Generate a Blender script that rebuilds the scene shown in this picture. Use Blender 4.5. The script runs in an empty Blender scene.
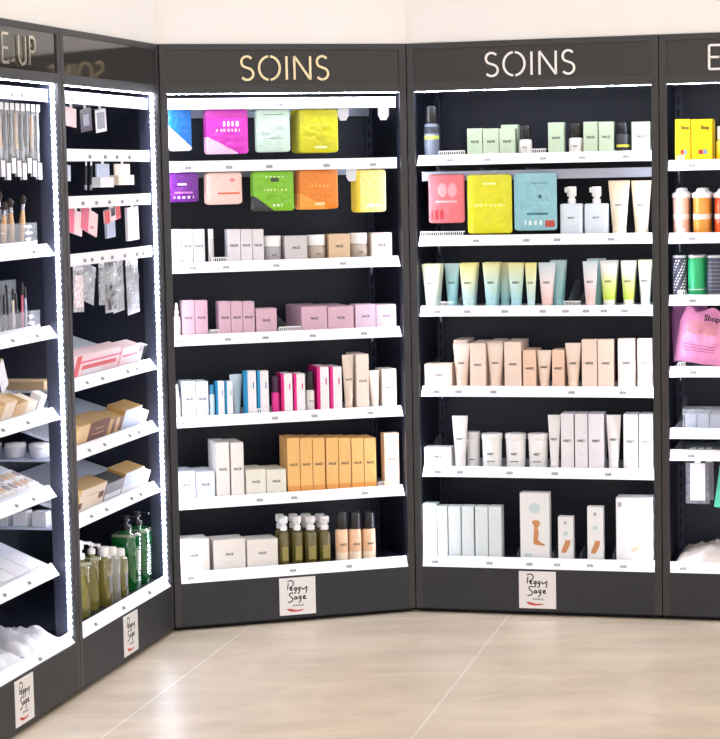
import bpy, bmesh, math, random
from mathutils import Vector, Matrix, noise
random.seed(7)
C = bpy.context.scene.collection
R = math.radians
W = .982          # width of one display unit
H = 2.25          # its height
# front left floor corner and heading of each unit of the horseshoe
UNITS = {
    'A': ((-1.2081, 6.0605), R(76.07)),
    'B': ((-.9717, 7.0137), R(76.07)),
    'C': ((-.7348, 7.9692), R(16.82)),
    'D': ((.2040, 8.2529), R(-14.26)),
    'E': ((1.1550, 8.0113), R(-14.3)),
}
UNAME = {'A': 'far left makeup unit', 'B': 'narrow left unit', 'C': 'left SOINS unit', 'D': 'right SOINS unit', 'E': 'far right unit'}

def at(b, u, v, z=0):
    (x, y), a = UNITS[b]
    return Vector((x + u*math.cos(a) - v*math.sin(a), y + u*math.sin(a) + v*math.cos(a), z))

# ------------------------------------------------------------------ materials
MATS = {}
def srgb(c):
    return tuple(((x/255)/12.92 if x/255 <= .04045 else ((x/255+.055)/1.055)**2.4) for x in c) + (1,)

def mat(name, col, rough=.5, metal=0, spec=.5, trans=0, emit=None, es=0, coat=0, var=.04, scale=60, alpha=1):
    if name in MATS: return MATS[name]
    m = bpy.data.materials.new(name); m.use_nodes = True
    nt = m.node_tree; p = nt.nodes['Principled BSDF']
    c = srgb(col)
    if var:
        tc = nt.nodes.new('ShaderNodeTexCoord'); nz = nt.nodes.new('ShaderNodeTexNoise'); nz.inputs['Scale'].default_value = scale
        nt.links.new(tc.outputs['Object'], nz.inputs['Vector'])
        mx = nt.nodes.new('ShaderNodeMix'); mx.data_type = 'RGBA'
        mx.inputs[6].default_value = tuple(x*(1-var) for x in c[:3]) + (1,)
        mx.inputs[7].default_value = tuple(min(1, x*(1+var)) for x in c[:3]) + (1,)
        nt.links.new(nz.outputs['Fac'], mx.inputs[0]); nt.links.new(mx.outputs[2], p.inputs['Base Color'])
    else:
        p.inputs['Base Color'].default_value = c
    p.inputs['Roughness'].default_value = rough
    p.inputs['Metallic'].default_value = metal
    p.inputs['Specular IOR Level'].default_value = spec
    p.inputs['Transmission Weight'].default_value = trans
    p.inputs['Coat Weight'].default_value = coat
    p.inputs['Alpha'].default_value = alpha
    if emit:
        p.inputs['Emission Color'].default_value = srgb(emit); p.inputs['Emission Strength'].default_value = es
    MATS[name] = m
    return m

def gradmat(name, stops, rough=.4):
    """colour printed along the height of the object (object's generated coordinates)"""
    if name in MATS: return MATS[name]
    m = bpy.data.materials.new(name); m.use_nodes = True
    nt = m.node_tree; p = nt.nodes['Principled BSDF']
    tc = nt.nodes.new('ShaderNodeTexCoord'); sp = nt.nodes.new('ShaderNodeSeparateXYZ'); cr = nt.nodes.new('ShaderNodeValToRGB')
    nt.links.new(tc.outputs['Generated'], sp.inputs[0]); nt.links.new(sp.outputs['Z'], cr.inputs[0]); nt.links.new(cr.outputs[0], p.inputs['Base Color'])
    el = cr.color_ramp.elements
    while len(el) < len(stops): el.new(.5)
    for e, (t, c) in zip(el, stops): e.position = t; e.color = srgb(c)
    p.inputs['Roughness'].default_value = rough
    MATS[name] = m
    return m

def clearmat(name, col, k=.3, rough=.12, edge=.5):
    """thin clear film or acrylic: mostly see-through, the rest glossy"""
    if name in MATS: return MATS[name]
    m = bpy.data.materials.new(name); m.use_nodes = True
    nt = m.node_tree; p = nt.nodes['Principled BSDF']; out = nt.nodes['Material Output']
    p.inputs['Base Color'].default_value = srgb(col); p.inputs['Roughness'].default_value = rough; p.inputs['Specular IOR Level'].default_value = .8
    tr = nt.nodes.new('ShaderNodeBsdfTransparent'); mx = nt.nodes.new('ShaderNodeMixShader')
    lw = nt.nodes.new('ShaderNodeLayerWeight'); lw.inputs[0].default_value = .35
    ma = nt.nodes.new('ShaderNodeMath'); ma.operation = 'MULTIPLY_ADD'; ma.inputs[1].default_value = edge; ma.inputs[2].default_value = k; ma.use_clamp = True
    nt.links.new(lw.outputs['Facing'], ma.inputs[0]); nt.links.new(ma.outputs[0], mx.inputs[0])
    nt.links.new(tr.outputs[0], mx.inputs[1]); nt.links.new(p.outputs[0], mx.inputs[2]); nt.links.new(mx.outputs[0], out.inputs[0])
    MATS[name] = m
    return m

FRAME = mat('anthracite_frame', (54, 52, 53), .42, spec=.45, scale=12)
BASEP = mat('anthracite_base', (46, 46, 51), .5, spec=.4, scale=8)
HEADP = mat('glossy_header', (48, 45, 44), .07, spec=.7, coat=.3, var=.02)
HEADM = mat('satin_header', (44, 40, 39), .3, spec=.5, var=.02)
RETURN = mat('post_return', (48, 52, 70), .4, spec=.5, var=.06, scale=8)
NAVY = mat('navy_back_panel', (24, 28, 44), .45, spec=.4, var=.1, scale=5)
SLOT = mat('dark_slot', (6, 7, 12), .8, var=0)
STEEL = mat('grey_steel', (150, 155, 170), .35, metal=.6)
SHELF = mat('white_shelf_metal', (226, 230, 240), .4, scale=15, var=.02)
LIP = mat('white_price_rail', (246, 245, 250), .35, var=.015)
TAG = mat('price_print', (140, 138, 144), .6, var=.1, scale=400)
LEDS = 75
LEDB = mat('led_bead', (255, 255, 255), emit=(232, 238, 255), es=LEDS, var=0)
LEDT = mat('led_tape', (150, 156, 175), emit=(215, 225, 255), es=.5, var=0)
GOLDL = mat('cream_gold_letter', (250, 228, 182), .35, var=.02)
WHITEL = mat('white_letter', (250, 246, 244), .35, var=.02)
INK = mat('ink', (40, 36, 40), .6, var=0)
BLACKINK = mat('black_ink', (28, 20, 26), .6, var=0)
RED = mat('red_swoosh', (200, 52, 40), .5)
PAPER = mat('plaque_white', (238, 234, 234), .4, var=.02)
CLEAR = clearmat('clear_acrylic', (225, 230, 240), .06, edge=.22)
FILM = clearmat('clear_film', (235, 238, 245), .16, .15)
FOG = clearmat('frosted_film', (240, 240, 248), .7, .35)
BLACKP = mat('black_plastic', (22, 22, 26), .3, spec=.6)
WHITEP = mat('white_plastic', (246, 244, 244), .35, var=.015)

# ------------------------------------------------------------------ mesh tools
class MB:
    def __init__(s): s.v = []; s.f = []; s.mi = []; s.ms = []; s.sm = []
    def m(s, m):
        if m not in s.ms: s.ms.append(m)
        return s.ms.index(m)
    def add(s, vs, fs, m, smooth=False):
        k = len(s.v); i = s.m(m)
        s.v += [tuple(p) for p in vs]
        for f in fs: s.f.append([k+a for a in f]); s.mi.append(i); s.sm.append(smooth)
        return s
    def box(s, x0, x1, y0, y1, z0, z1, m, bev=0, tilt=None):
        bm = bmesh.new(); bmesh.ops.create_cube(bm, size=1)
        for v in bm.verts:
            v.co = Vector((x0+(v.co.x+.5)*(x1-x0), y0+(v.co.y+.5)*(y1-y0), z0+(v.co.z+.5)*(z1-z0)))
        if bev: bmesh.ops.bevel(bm, geom=bm.edges[:], offset=bev, segments=2, affect='EDGES', profile=.6)
        bm.verts.index_update()
        vs = [v.co.copy() for v in bm.verts]
        if tilt: vs = [tilt @ p for p in vs]
        s.add(vs, [[v.index for v in f.verts] for f in bm.faces], m, False); bm.free()
        return s
    def prism(s, pts, y0, y1, m, flip=False):
        """polygon in x,z given thickness along y"""
        n = len(pts)
        vs = [(x, y0, z) for x, z in pts] + [(x, y1, z) for x, z in pts]
        fs = [list(range(n)), list(range(2*n-1, n-1, -1))] + [[i, i+n, (i+1) % n+n, (i+1) % n] for i in range(n)]
        return s.add(vs, fs, m)
    def prism_x(s, pts, x0, x1, m):
        """polygon in y,z given thickness along x"""
        n = len(pts)
        vs = [(x0, y, z) for y, z in pts] + [(x1, y, z) for y, z in pts]
        fs = [list(range(n)), list(range(2*n-1, n-1, -1))] + [[i, i+n, (i+1) % n+n, (i+1) % n] for i in range(n)]
        return s.add(vs, fs, m)
    def loft(s, rings, m, smooth=True, caps=True):
        """rings: list of equal-length point lists"""
        n = len(rings[0]); vs = [p for r in rings for p in r]; fs = []
        for k in range(len(rings)-1):
            for i in range(n):
                j = (i+1) % n
                fs.append([k*n+i, k*n+j, (k+1)*n+j, (k+1)*n+i])
        s.add(vs, fs, m, smooth)
        if caps:
            k = len(rings)-1
            s.add(rings[0], [list(range(n-1, -1, -1))], m); s.add(rings[k], [list(range(n))], m)
        return s
    def lathe(s, prof, m, x=0, y=0, n=20, sq=None, caps=True):
        """prof: (radius, z); sq: superellipse exponent for squarish bodies, with (rx, ry) scale"""
        rings = []
        for r, z in prof:
            ring = []
            for i in range(n):
                t = 2*math.pi*i/n; c, d = math.cos(t), math.sin(t)
                if sq:
                    e, ax, ay = sq
                    ring.append((x+ax*r*math.copysign(abs(c)**e, c), y+ay*r*math.copysign(abs(d)**e, d), z))
                else: ring.append((x+r*c, y+r*d, z))
            rings.append(ring)
        return s.loft(rings, m, True, caps)
    def rod(s, p, q, r, m, n=8):
        p, q = Vector(p), Vector(q); d = (q-p).normalized(); a = d.orthogonal().normalized(); b = d.cross(a)
        rings = [[c + r*(math.cos(2*math.pi*i/n)*a + math.sin(2*math.pi*i/n)*b) for i in range(n)] for c in (p, q)]
        return s.loft(rings, m)
    def stroke(s, pts, w, m, y=0, th=.001, z0=0, x0=0, sc=1):
        """a pen line of width w through points in the x,z plane, given thickness th towards -y"""
        pts = [Vector((x0+a*sc, z0+b*sc)) for a, b in pts]
        L = []; Rr = []
        for i, p in enumerate(pts):
            a = pts[max(i-1, 0)]; b = pts[min(i+1, len(pts)-1)]
            d = (b-a)
            if d.length < 1e-9: d = Vector((1, 0))
            if pts[0] == pts[-1] and len(pts) > 3 and i in (0, len(pts)-1): d = pts[1]-pts[-2]
            d.normalize(); n = Vector((-d.y, d.x))*w/2
            k = 1
            if 0 < i < len(pts)-1:
                c = (p-a).normalized().dot((b-p).normalized()); k = min(1.6, 1/max(.5, math.sqrt(max(0.01, (1+c)/2))))
            L.append(p+n*k); Rr.append(p-n*k)
        k = len(pts)
        vs = [(q.x, yy, q.y) for yy in (y-th, y) for q in L+Rr]; fs = []
        for i in range(k-1):
            fs += [[i, i+1, k+i+1, k+i], [2*k+i, 3*k+i, 3*k+i+1, 2*k+i+1], [i, 2*k+i, 2*k+i+1, i+1], [k+i, k+i+1, 3*k+i+1, 3*k+i]]
        fs += [[0, k, 3*k, 2*k], [k-1, 3*k-1, 4*k-1, 2*k-1]]
        return s.add(vs, fs, m)
    def mesh(s, name):
        me = bpy.data.meshes.new(name); me.from_pydata(s.v, [], s.f)
        for m in s.ms: me.materials.append(m)
        for p, i, sm in zip(me.polygons, s.mi, s.sm): p.material_index = i; p.use_smooth = sm
        bm = bmesh.new(); bm.from_mesh(me); bmesh.ops.recalc_face_normals(bm, faces=bm.faces[:]); bm.to_mesh(me); bm.free()
        me.update()
        return me
    def build(s, name, parent=None, loc=None, rot=None): return link(name, s.mesh(name), parent, loc, rot)

def link(name, data, parent=None, loc=None, rot=None):
    o = bpy.data.objects.new(name, data); C.objects.link(o)
    if parent: o.parent = parent
    if loc is not None: o.location = loc
    if rot is not None: o.rotation_euler = rot
    return o

def tag(o, label, cat, group=None):
    o['label'] = label; o['category'] = cat
    if group: o['group'] = group
    return o

def copy_tree(o, parent=None):
    c = o.copy(); C.objects.link(c); c.parent = parent
    for k in ('label', 'group'):
        if k in c and parent is None: del c[k]
    for ch in list(o.children): copy_tree(ch, c)
    return c

TEXTS = {}
def text_mesh(txt, height, m, width=None):
    """lettering lying in the x,z plane, centred on x, baseline at z=0, facing -y"""
    key = (txt, round(height, 4), m.name, width)
    if key in TEXTS: return TEXTS[key]
    cu = bpy.data.curves.new('t', 'FONT'); cu.body = txt; cu.align_x = 'CENTER'; cu.size = height/.7; cu.resolution_u = 2; cu.extrude = .0002; cu.offset = .03*cu.size
    o = bpy.data.objects.new('t', cu); C.objects.link(o)
    dg = bpy.context.evaluated_depsgraph_get(); me = bpy.data.meshes.new_from_object(o.evaluated_get(dg))
    bpy.data.objects.remove(o); bpy.data.curves.remove(cu)
    xs = [v.co.x for v in me.vertices]; w0 = max(xs)-min(xs)
    k = (width/w0) if width else 1
    me.transform(Matrix.Diagonal((k, 1, 1, 1))); me.transform(Matrix.Rotation(R(90), 4, 'X'))
    me.materials.clear(); me.materials.append(m); me.name = 'lettering'
    TEXTS[key] = me
    return me

def put(o, b, u, v, z, yaw=0, pitch=0):
    o.location = at(b, u, v, z); o.rotation_euler = (pitch, 0, UNITS[b][1]+yaw)
    return o

# ------------------------------------------------------------------ the room
def struct(o):
    o['kind'] = 'structure'; return o

def floor_material():
    m = bpy.data.materials.new('beige_stone_tiles'); m.use_nodes = True
    nt = m.node_tree; p = nt.nodes['Principled BSDF']; N = nt.nodes.new; L = nt.links.new
    tc = N('ShaderNodeTexCoord'); mp = N('ShaderNodeMapping')
    # grout lines run parallel to the left hand units
    mp.inputs['Rotation'].default_value = (0, 0, R(-76.5))
    L(tc.outputs['Object'], mp.inputs[0])
    sp = N('ShaderNodeSeparateXYZ'); L(mp.outputs[0], sp.inputs[0])
    def line(out, off, per):
        a = N('ShaderNodeMath'); a.operation = 'SUBTRACT'; a.inputs[1].default_value = off; L(out, a.inputs[0])
        d = N('ShaderNodeMath'); d.operation = 'PINGPONG'; d.inputs[1].default_value = per/2; L(a.outputs[0], d.inputs[0])
        g = N('ShaderNodeMath'); g.operation = 'LESS_THAN'; g.inputs[1].default_value = .0042; L(d.outputs[0], g.inputs[0])
        return g.outputs[0]
    s_, c_ = math.sin(R(76.5)), math.cos(R(76.5))
    off = .4659*s_ + 7.9864*c_     # across the joints
    g1 = line(sp.outputs['Y'], off, .965)
    g2 = line(sp.outputs['X'], 6.02, 1.93)
    gm = N('ShaderNodeMath'); gm.operation = 'MAXIMUM'; L(g1, gm.inputs[0]); L(g2, gm.inputs[1])
    mp2 = N('ShaderNodeMapping'); mp2.inputs['Rotation'].default_value = (0, 0, R(12)); mp2.inputs['Scale'].default_value = (.7, 3.2, 1); L(tc.outputs['Object'], mp2.inputs[0])
    mp3 = N('ShaderNodeMapping'); mp3.inputs['Rotation'].default_value = (0, 0, R(25)); mp3.inputs['Scale'].default_value = (.45, 1.0, 1); L(tc.outputs['Object'], mp3.inputs[0])
    n1 = N('ShaderNodeTexNoise'); n1.inputs['Scale'].default_value = 1.6; n1.inputs['Detail'].default_value = 8; n1.inputs['Roughness'].default_value = .65; L(mp2.outputs[0], n1.inputs['Vector'])
    cr = N('ShaderNodeValToRGB'); e = cr.color_ramp.elements
    e[0].position = .25; e[0].color = srgb((212, 195, 174)); e[1].position = .75; e[1].color = srgb((234, 219, 198))
    L(n1.outputs['Fac'], cr.inputs[0])
    mx = N('ShaderNodeMix'); mx.data_type = 'RGBA'; mx.inputs[7].default_value = srgb((240, 230, 216)); L(gm.outputs[0], mx.inputs[0]); L(cr.outputs[0], mx.inputs[6])
    n3 = N('ShaderNodeTexNoise'); n3.inputs['Scale'].default_value = 3.1; n3.inputs['Detail'].default_value = 10; n3.inputs['Roughness'].default_value = .7; n3.inputs['Distortion'].default_value = 1.2; L(mp3.outputs[0], n3.inputs['Vector'])
    c3 = N('ShaderNodeValToRGB'); f = c3.color_ramp.elements; f[0].position = .42; f[0].color = (.86, .84, .82, 1); f[1].position = .60; f[1].color = (1.03, 1.03, 1.03, 1); L(n3.outputs['Fac'], c3.inputs[0])
    mm = N('ShaderNodeMix'); mm.data_type = 'RGBA'; mm.blend_type = 'MULTIPLY'; mm.inputs[0].default_value = .8; L(mx.outputs[2], mm.inputs[6]); L(c3.outputs[0], mm.inputs[7])
    L(mm.outputs[2], p.inputs['Base Color'])
    p.inputs['Roughness'].default_value = .35; p.inputs['Specular IOR Level'].default_value = .4
    bp = N('ShaderNodeBump'); bp.inputs['Strength'].default_value = .08; L(n1.outputs['Fac'], bp.inputs['Height']); L(bp.outputs[0], p.inputs['Normal'])
    return m

WALLM = mat('warm_white_wall', (244, 240, 238), .6, var=.012, scale=3)
struct(MB().box(-5, 5.5, -2, 11, -.05, 0, floor_material()).build('floor'))
struct(MB().box(-5, 5.5, -2, 11, 3.3, 3.36, mat('ceiling_white', (240, 239, 238), .8)).build('ceiling'))

def wall(name, p, q, z0, z1, th=.05):
    p, q = Vector(p), Vector(q); d = (q-p); L_ = d.length; a = math.atan2(d.y, d.x)
    o = MB().box(0, L_, 0, th, z0, z1, WALLM).build(name, None, (p.x, p.y, 0), (0, 0, a))
    return struct(o)
def xy(v): return (v.x, v.y)
# full walls behind the units
BK = .5
def meet(b1, b2, v):
    p = at(b1, 0, v); d = at(b1, 1, v)-p; q = at(b2, 0, v); e = at(b2, 1, v)-q
    t = ((q.x-p.x)*e.y-(q.y-p.y)*e.x)/(d.x*e.y-d.y*e.x)
    return p+d*t
m1, m2, m3 = meet('B', 'C', BK), meet('C', 'D', BK), meet('D', 'E', BK)
wall('wall_left', xy(at('A', -7, BK)), xy(m1), 0, 3.3)
wall('wall_back', xy(m1), xy(m2), 0, 3.3)
wall('wall_rear', xy(m2), xy(m3), 0, 3.3)
wall('wall_right', xy(m3), xy(at('E', 3.2, BK)), 0, 3.3)
# boxed soffit standing on the units, one straight run per unit
f1, f2, f3 = meet('B', 'C', .012), meet('C', 'D', .012), meet('D', 'E', .012)
k1, k2, k3 = meet('B', 'C', BK-.01), meet('C', 'D', BK-.01), meet('D', 'E', BK-.01)
runs = [(at('A', -7, .012), f1, k1, at('A', -7, BK-.01)), (f1, f2, k2, k1), (f2, f3, k3, k2), (f3, at('E', 3.2, .012), at('E', 3.2, BK-.01), k3)]
for i, run in enumerate(runs):
    n = 4; vs = [(p.x, p.y, 2.252) for p in run] + [(p.x, p.y, 3.3) for p in run]
    mb = MB().add(vs, [[0, 1, 2, 3], [7, 6, 5, 4]] + [[j, j+4, (j+1) % 4+4, (j+1) % 4] for j in range(4)], WALLM)
    struct(mb.build('trim_%d' % (i+1)))

# ------------------------------------------------------------------ sign lettering
def arc(cx, cz, rx, rz, a0, a1, n=14):
    return [(cx+rx*math.cos(R(a0+(a1-a0)*i/n)), cz+rz*math.sin(R(a0+(a1-a0)*i/n))) for i in range(n+1)]
def glyph(ch, x0, x1, z0, z1):
    w, h = x1-x0, z1-z0; cx = (x0+x1)/2; cz = (z0+z1)/2
    if ch == 'S':
        top = arc(cx, z0+h*.76, w*.46, h*.24, 35, 235, 12); bot = arc(cx, z0+h*.25, w*.5, h*.25, 60, -145, 14)
        return [top + bot]
    if ch == 'O': return [arc(cx, cz, w/2, h/2, 96, 264, 22), arc(cx, cz, w/2, h/2, 84, -84, 22)]
    if ch == 'I': return [[(cx, z0), (cx, z1)]]
    if ch == 'N': return [[(x0, z0), (x0, z1)], [(x0, z1), (x1, z0)], [(x1, z0), (x1, z1)]]
    if ch == 'E': return [[(x0, z0), (x0, z1)], [(x0, z1), (x1, z1)], [(x0, cz), (x1*.9+x0*.1, cz)], [(x0, z0), (x1, z0)]]
    if ch == 'U': return [[(x0, z1), (x0, z0+h*.3)] + arc(cx, z0+h*.3, w/2, h*.3, 180, 360, 12) + [(x1, z1)]]
    if ch == 'P': return [[(x0, z0), (x0, z1)], [(x0, z1), (cx, z1)] + arc(cx, z0+h*.74, w*.5, h*.26, 90, -90, 10) + [(x0, z0+h*.48)]]
    if ch == 'M': return [[(x0, z0), (x0, z1)], [(x0, z1), (cx, z0+h*.2)], [(cx, z0+h*.2), (x1, z1)], [(x1, z1), (x1, z0)]]
    if ch == 'A': return [[(x0, z0), (cx, z1)], [(cx, z1), (x1, z0)], [(x0+w*.2, z0+h*.33), (x1-w*.2, z0+h*.33)]]
    if ch == 'K': return [[(x0, z0), (x0, z1)], [(x1, z1), (x0, cz)], [(x0+w*.25, cz+h*.12), (x1, z0)]]
    return []
def sign(parent, letters, m, z0=2.115, z1=2.204, w=.0085):
    for ch, x0, x1 in letters:
        mb = MB()
        if ch == '.': mb.box(x0, x1, -.004, .003, z0+.004, z0+.014, m)
        for s in glyph(ch, x0, x1, z0, z1): mb.stroke(s, w, m, y=.003, th=.006)
        mb.build('sign_letter', parent)
SOINS = [('S', .318, .366), ('O', .389, .471), ('I', .492, .504), ('N', .529, .592), ('S', .617, .663)]

# brush-script word mark of the plaque, pen strokes on a 485 wide grid
PENS = [
    [(122, 420), (114, 380), (110, 330)], [(108, 440), (150, 458), (186, 440), (192, 405), (172, 375), (130, 358)],
    [(144, 335), (166, 345), (168, 362), (152, 360), (144, 336), (156, 320), (180, 328)],
    [(228, 358), (204, 358), (194, 338), (208, 322), (226, 338), (230, 358), (226, 320), (212, 288), (192, 280)],
    [(278, 358), (254, 358), (244, 338), (258, 322), (276, 338), (280, 358), (276, 318), (262, 284), (240, 276)],
    [(300, 358), (304, 334), (325, 326), (352, 350), (370, 366), (366, 318), (352, 276)],
    [(184, 288), (150, 292), (128, 272), (142, 246), (172, 226), (180, 198), (156, 174), (108, 170)],
    [(232, 236), (208, 240), (196, 216), (208, 200), (226, 216), (232, 238), (236, 200)],
    [(288, 244), (264, 244), (254, 222), (268, 206), (286, 222), (290, 246), (286, 196), (272, 164), (250, 158)],
    [(314, 216), (346, 226), (346, 244), (326, 244), (312, 222), (326, 200), (360, 208)],
]
def plaque(parent):
    pl = MB().box(.4185, .5655, -.003, 0, .0305, .1785, PAPER, bev=.0008).build('brand_plaque', parent)
    sc = .147/485; mb = MB()
    for i, s in enumerate(PENS):
        # smooth the pen line a little
        q = [s[0]]
        for a, b in zip(s, s[1:]):
            q += [(a[0]*.65+b[0]*.35, a[1]*.65+b[1]*.35), (a[0]*.35+b[0]*.65, a[1]*.35+b[1]*.65)]
        q.append(s[-1])
        mb.stroke(q, .0044, BLACKINK, y=-.003, th=.0004, x0=.4185, z0=.0305, sc=sc)
    mb.build('script_lettering', pl)
    link('lettering', text_mesh('PARIS', .0075, mat('grey_print', (120, 128, 126), .6, var=0), .044), pl, (.4185+250*sc, -.0032, .0305+112*sc))
    sw = [(88, 82), (140, 84), (220, 62), (330, 68), (290, 48), (200, 40), (130, 52)]
    MB().prism([(.4185+a*sc, .0305+b*sc) for a, b in sw], -.0034, -.003, RED).build('swoosh', pl)

# ------------------------------------------------------------------ display units
DEPTH = .42
def led(parent, kind, side_open):
    """beaded LED tape up both inner edges and along the top"""
    k = .0042 if kind in 'AB' else .0012
    e_ = .029 if kind in 'AB' else .020
    for x, s in ((e_, 1), (W-e_, -1)):
        mb = MB(); mb.box(min(x, x+s*.0008), max(x, x+s*.0008), .014, .030, .21, 2.062, LEDT)
        z = .215
        while z < 2.06:
            mb.box(min(x, x+s*k), max(x, x+s*k), .016, .026, z, z+.009, LEDB); z += .0215 if kind in 'AB' else .016
        mb.box(x+s*.004-.003, x+s*.004+.003, .001, .006, 2.058, 2.065, LEDB) if kind not in 'AB' else None
        mb.build('led_strip', parent)
    mb = MB(); mb.box(.03, W-.03, .012, .03, 2.0645, 2.066, LEDT); x = .035
    while x < W-.04:
        mb.box(x, x+.008, .016, .026, 2.0628, 2.0645, LEDB); x += .0135
    mb.build('led_strip', parent)

def tags(parent, us, v, z, h=.013, w=.026, slope=0):
    for u in us:
        mb = MB()
        for k in range(5):
            x = u-w/2+k*w/5
            mb.box(x, x+w/5*.75, -.0006, 0, 0, h*(1 if k % 2 else .8), TAG)
        o = mb.build('price_tag', parent, (0, v, z), (slope, 0, 0))

def price_lip(parent, v0, z, us, u0=.03, u1=W-.03):
    """slanted ticket rail: front foot at v0, leaning back"""
    pts = [(v0, z), (v0+.004, z-.001), (v0+.033, z+.036), (v0+.030, z+.040), (v0+.027, z+.039)]
    lp = MB().prism_x(pts, u0, u1, LIP).build('price_rail', parent)
    tags(lp, us, v0+.0076, z+.0125, slope=-math.atan2(.027, .039))
    return lp

def shelf(unit, z, us, v0=.03, kind='flat', comb=(), u0=.03, u1=W-.03, tilt=0, dividers=()):
    """z: bottom of the ticket rail"""
    if kind == 'flat':
        sh = MB().box(u0, u1, v0+.028, DEPTH-.01, z+.006, z+.026, NAVY if v0 == 0 else SHELF, bev=.001)
        for x in (u0+.004, u1-.008): sh.prism_x([(DEPTH-.012, z+.006), (DEPTH-.012, z-.05), (DEPTH-.06, z+.006)], x, x+.004, SHELF)
        sh = sh.build('shelf', unit)
    else:
        y0, y1 = v0+.03, DEPTH-.02; t = math.tan(tilt)
        sh = MB().prism_x([(y0, z+.030), (y1, z+.030+(y1-y0)*t), (y1, z+.022+(y1-y0)*t), (y0, z+.016)], u0, u1, SHELF).build('shelf', unit)
    price_lip(sh, v0, z, us, min(u0, .03), u1)
    for a, b in comb:
        mb = MB(); zz = z+.026
        mb.box(a, b, v0+.036, v0+.038, zz+.026, zz+.030, WHITEP); mb.box(a, b, v0+.036, v0+.038, zz, zz+.003, WHITEP)
        x = a
        while x < b-.002: mb.box(x, x+.003, v0+.036, v0+.038, zz, zz+.028, WHITEP); x += .0085
        mb.build('wire_fence', sh)
    for x, hh in dividers:
        zz = z+.0265
        MB().prism_x([(v0+.04, zz), (DEPTH-.03, zz), (DEPTH-.03, zz+hh), (v0+.26, zz+hh), (v0+.05, zz+.03), (v0+.04, zz+.03)], x, x+.002, CLEAR).build('acrylic_divider', sh)
    return sh

def rail(unit, z, us, hooks, u0=.034, u1=W-.036, v=.035, h=.042, flaps=()):
    rl = MB().box(u0, u1, v, v+.004, z, z+h, LIP, bev=.0008)
    rl.box(u0, u1, v+.004, v+.012, z+h-.004, z+h, LIP)
    rl = rl.build('hook_rail', unit)
    tags(rl, us, v-.0002, z+.010)
    bar = MB().box(u0, u1, DEPTH-.03, DEPTH-.012, z-.022, z+.012, STEEL).build('hook_bar', rl)
    for x in hooks:
        mb = MB(); mb.rod((x, v+.004, z+.008), (x, DEPTH-.02, z+.002), .0022, STEEL); mb.rod((x, v+.006, z+.006), (x, v+.002, z+.02), .0022, STEEL)
        mb.build('hook', rl)
    for x in flaps:
        MB().prism([(x-.022, z+.01), (x+.022, z+.01), (x+.022, z-.03), (x+.012, z-.048), (x-.012, z-.048), (x-.022, z-.03)], v+.014, v+.0155, FOG).build('hook_flap', rl)
    return rl

def unit(b, letters, lm, head_m, left_panel=True, right_panel=True, right_top_only=False):
    u = link(UNIT_NAMES[b], None); u.empty_display_size = .2
    u.location = at(b, 0, 0, 0); u.rotation_euler = (0, 0, UNITS[b][1])
    for x0, x1 in ((.002, .03), (W-.03, W-.002)):
        mb = MB(); mb.box(x0, x1, 0, .012, .018, H, FRAME, bev=.0015)
        ins = .001 if b in 'AB' else .010
        y0, y1 = (x0, x1-ins) if x0 < .1 else (x0+ins, x1)
        mb.box(y0, y1, .012, .075, .018, H, RETURN)
        mb.build('post', u)
    MB().box(.03, W-.03, 0, .05, 2.228, H, FRAME, bev=.001).build('top_beam', u)
    hp = MB().box(.03, W-.03, .005, .012, 2.098, 2.228, head_m).build('header_panel', u)
    MB().box(.03, W-.03, 0, .045, 2.066, 2.098, FRAME, bev=.001).build('lower_beam', u)
    if letters:
        sign(hp, letters, lm)
    MB().box(.002, W-.002, DEPTH, DEPTH+.02, .012, H, NAVY).build('back_panel', u)
    MB().box(.03, W-.03, .05, DEPTH, H-.02, H-.004, FRAME).build('roof_panel', u)
    if left_panel: MB().box(.006, .018, .075, DEPTH, .012, H-.02, NAVY).build('side_panel', u)
    if right_panel: MB().box(W-.018, W-.006, .075, DEPTH, 1.085 if right_top_only else .012, H-.02, NAVY).build('side_panel', u)
    for x in (.019, W-.047):
        mb = MB(); mb.box(x, x+.03, DEPTH-.012, DEPTH, .21, 2.06, mat('upright_blue_grey', (40, 45, 66), .4, metal=.2)); z = .25
        while z < 2.05: mb.box(x+.011, x+.019, DEPTH-.0126, DEPTH-.011, z, z+.028, SLOT); z += .05
        mb.build('slotted_upright', u)
    MB().box(.03, W-.03, 0, .012, .018, .187, BASEP, bev=.001).build('base_panel', u)
    MB().box(.01, W-.01, .03, DEPTH, 0, .018, SLOT).build('plinth', u)
    plaque(u)
    led(u, b, None)
    u['category'] = 'display unit'
    return u

UNIT_NAMES = dict.fromkeys('ABCDE', 'shelving_unit')
uA = unit('A', [('M', .225, .285), ('A', .305, .365), ('K', .385, .43), ('E', .50, .548), ('.', .575, .585), ('U', .628, .684), ('P', .716, .765)], mat('chrome_letter', (226, 220, 205), .22, metal=1), HEADP, True, True, True)
uB = unit('B', None, None, HEADP, False, True)
uC = unit('C', SOINS, GOLDL, HEADM); uD = unit('D', [(c, a-.003, b_-.003) for c, a, b_ in SOINS], WHITEL, HEADM)
uE = unit('E', [('E', .190, .232)], WHITEL, HEADM)
for o, l in ((uA, 'anthracite shelving unit at far left with mirrored letters of MAKE.UP on its header'),
             (uB, 'anthracite shelving unit between makeup unit and gold SOINS unit, no lettering of its own'),
             (uC, 'anthracite shelving unit whose header reads SOINS in gold letters'),
             (uD, 'anthracite shelving unit whose header reads SOINS in white letters'),
             (uE, 'anthracite shelving unit at far right edge, header starting with a white letter E')):
    tag(o, l, 'shelving unit', 'anthracite illuminated shelving units')
uA['label'] = 'anthracite shelving unit at far left edge whose glossy header ends in UP'

T4 = [.08, .25, .46, .64, .86]
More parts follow.
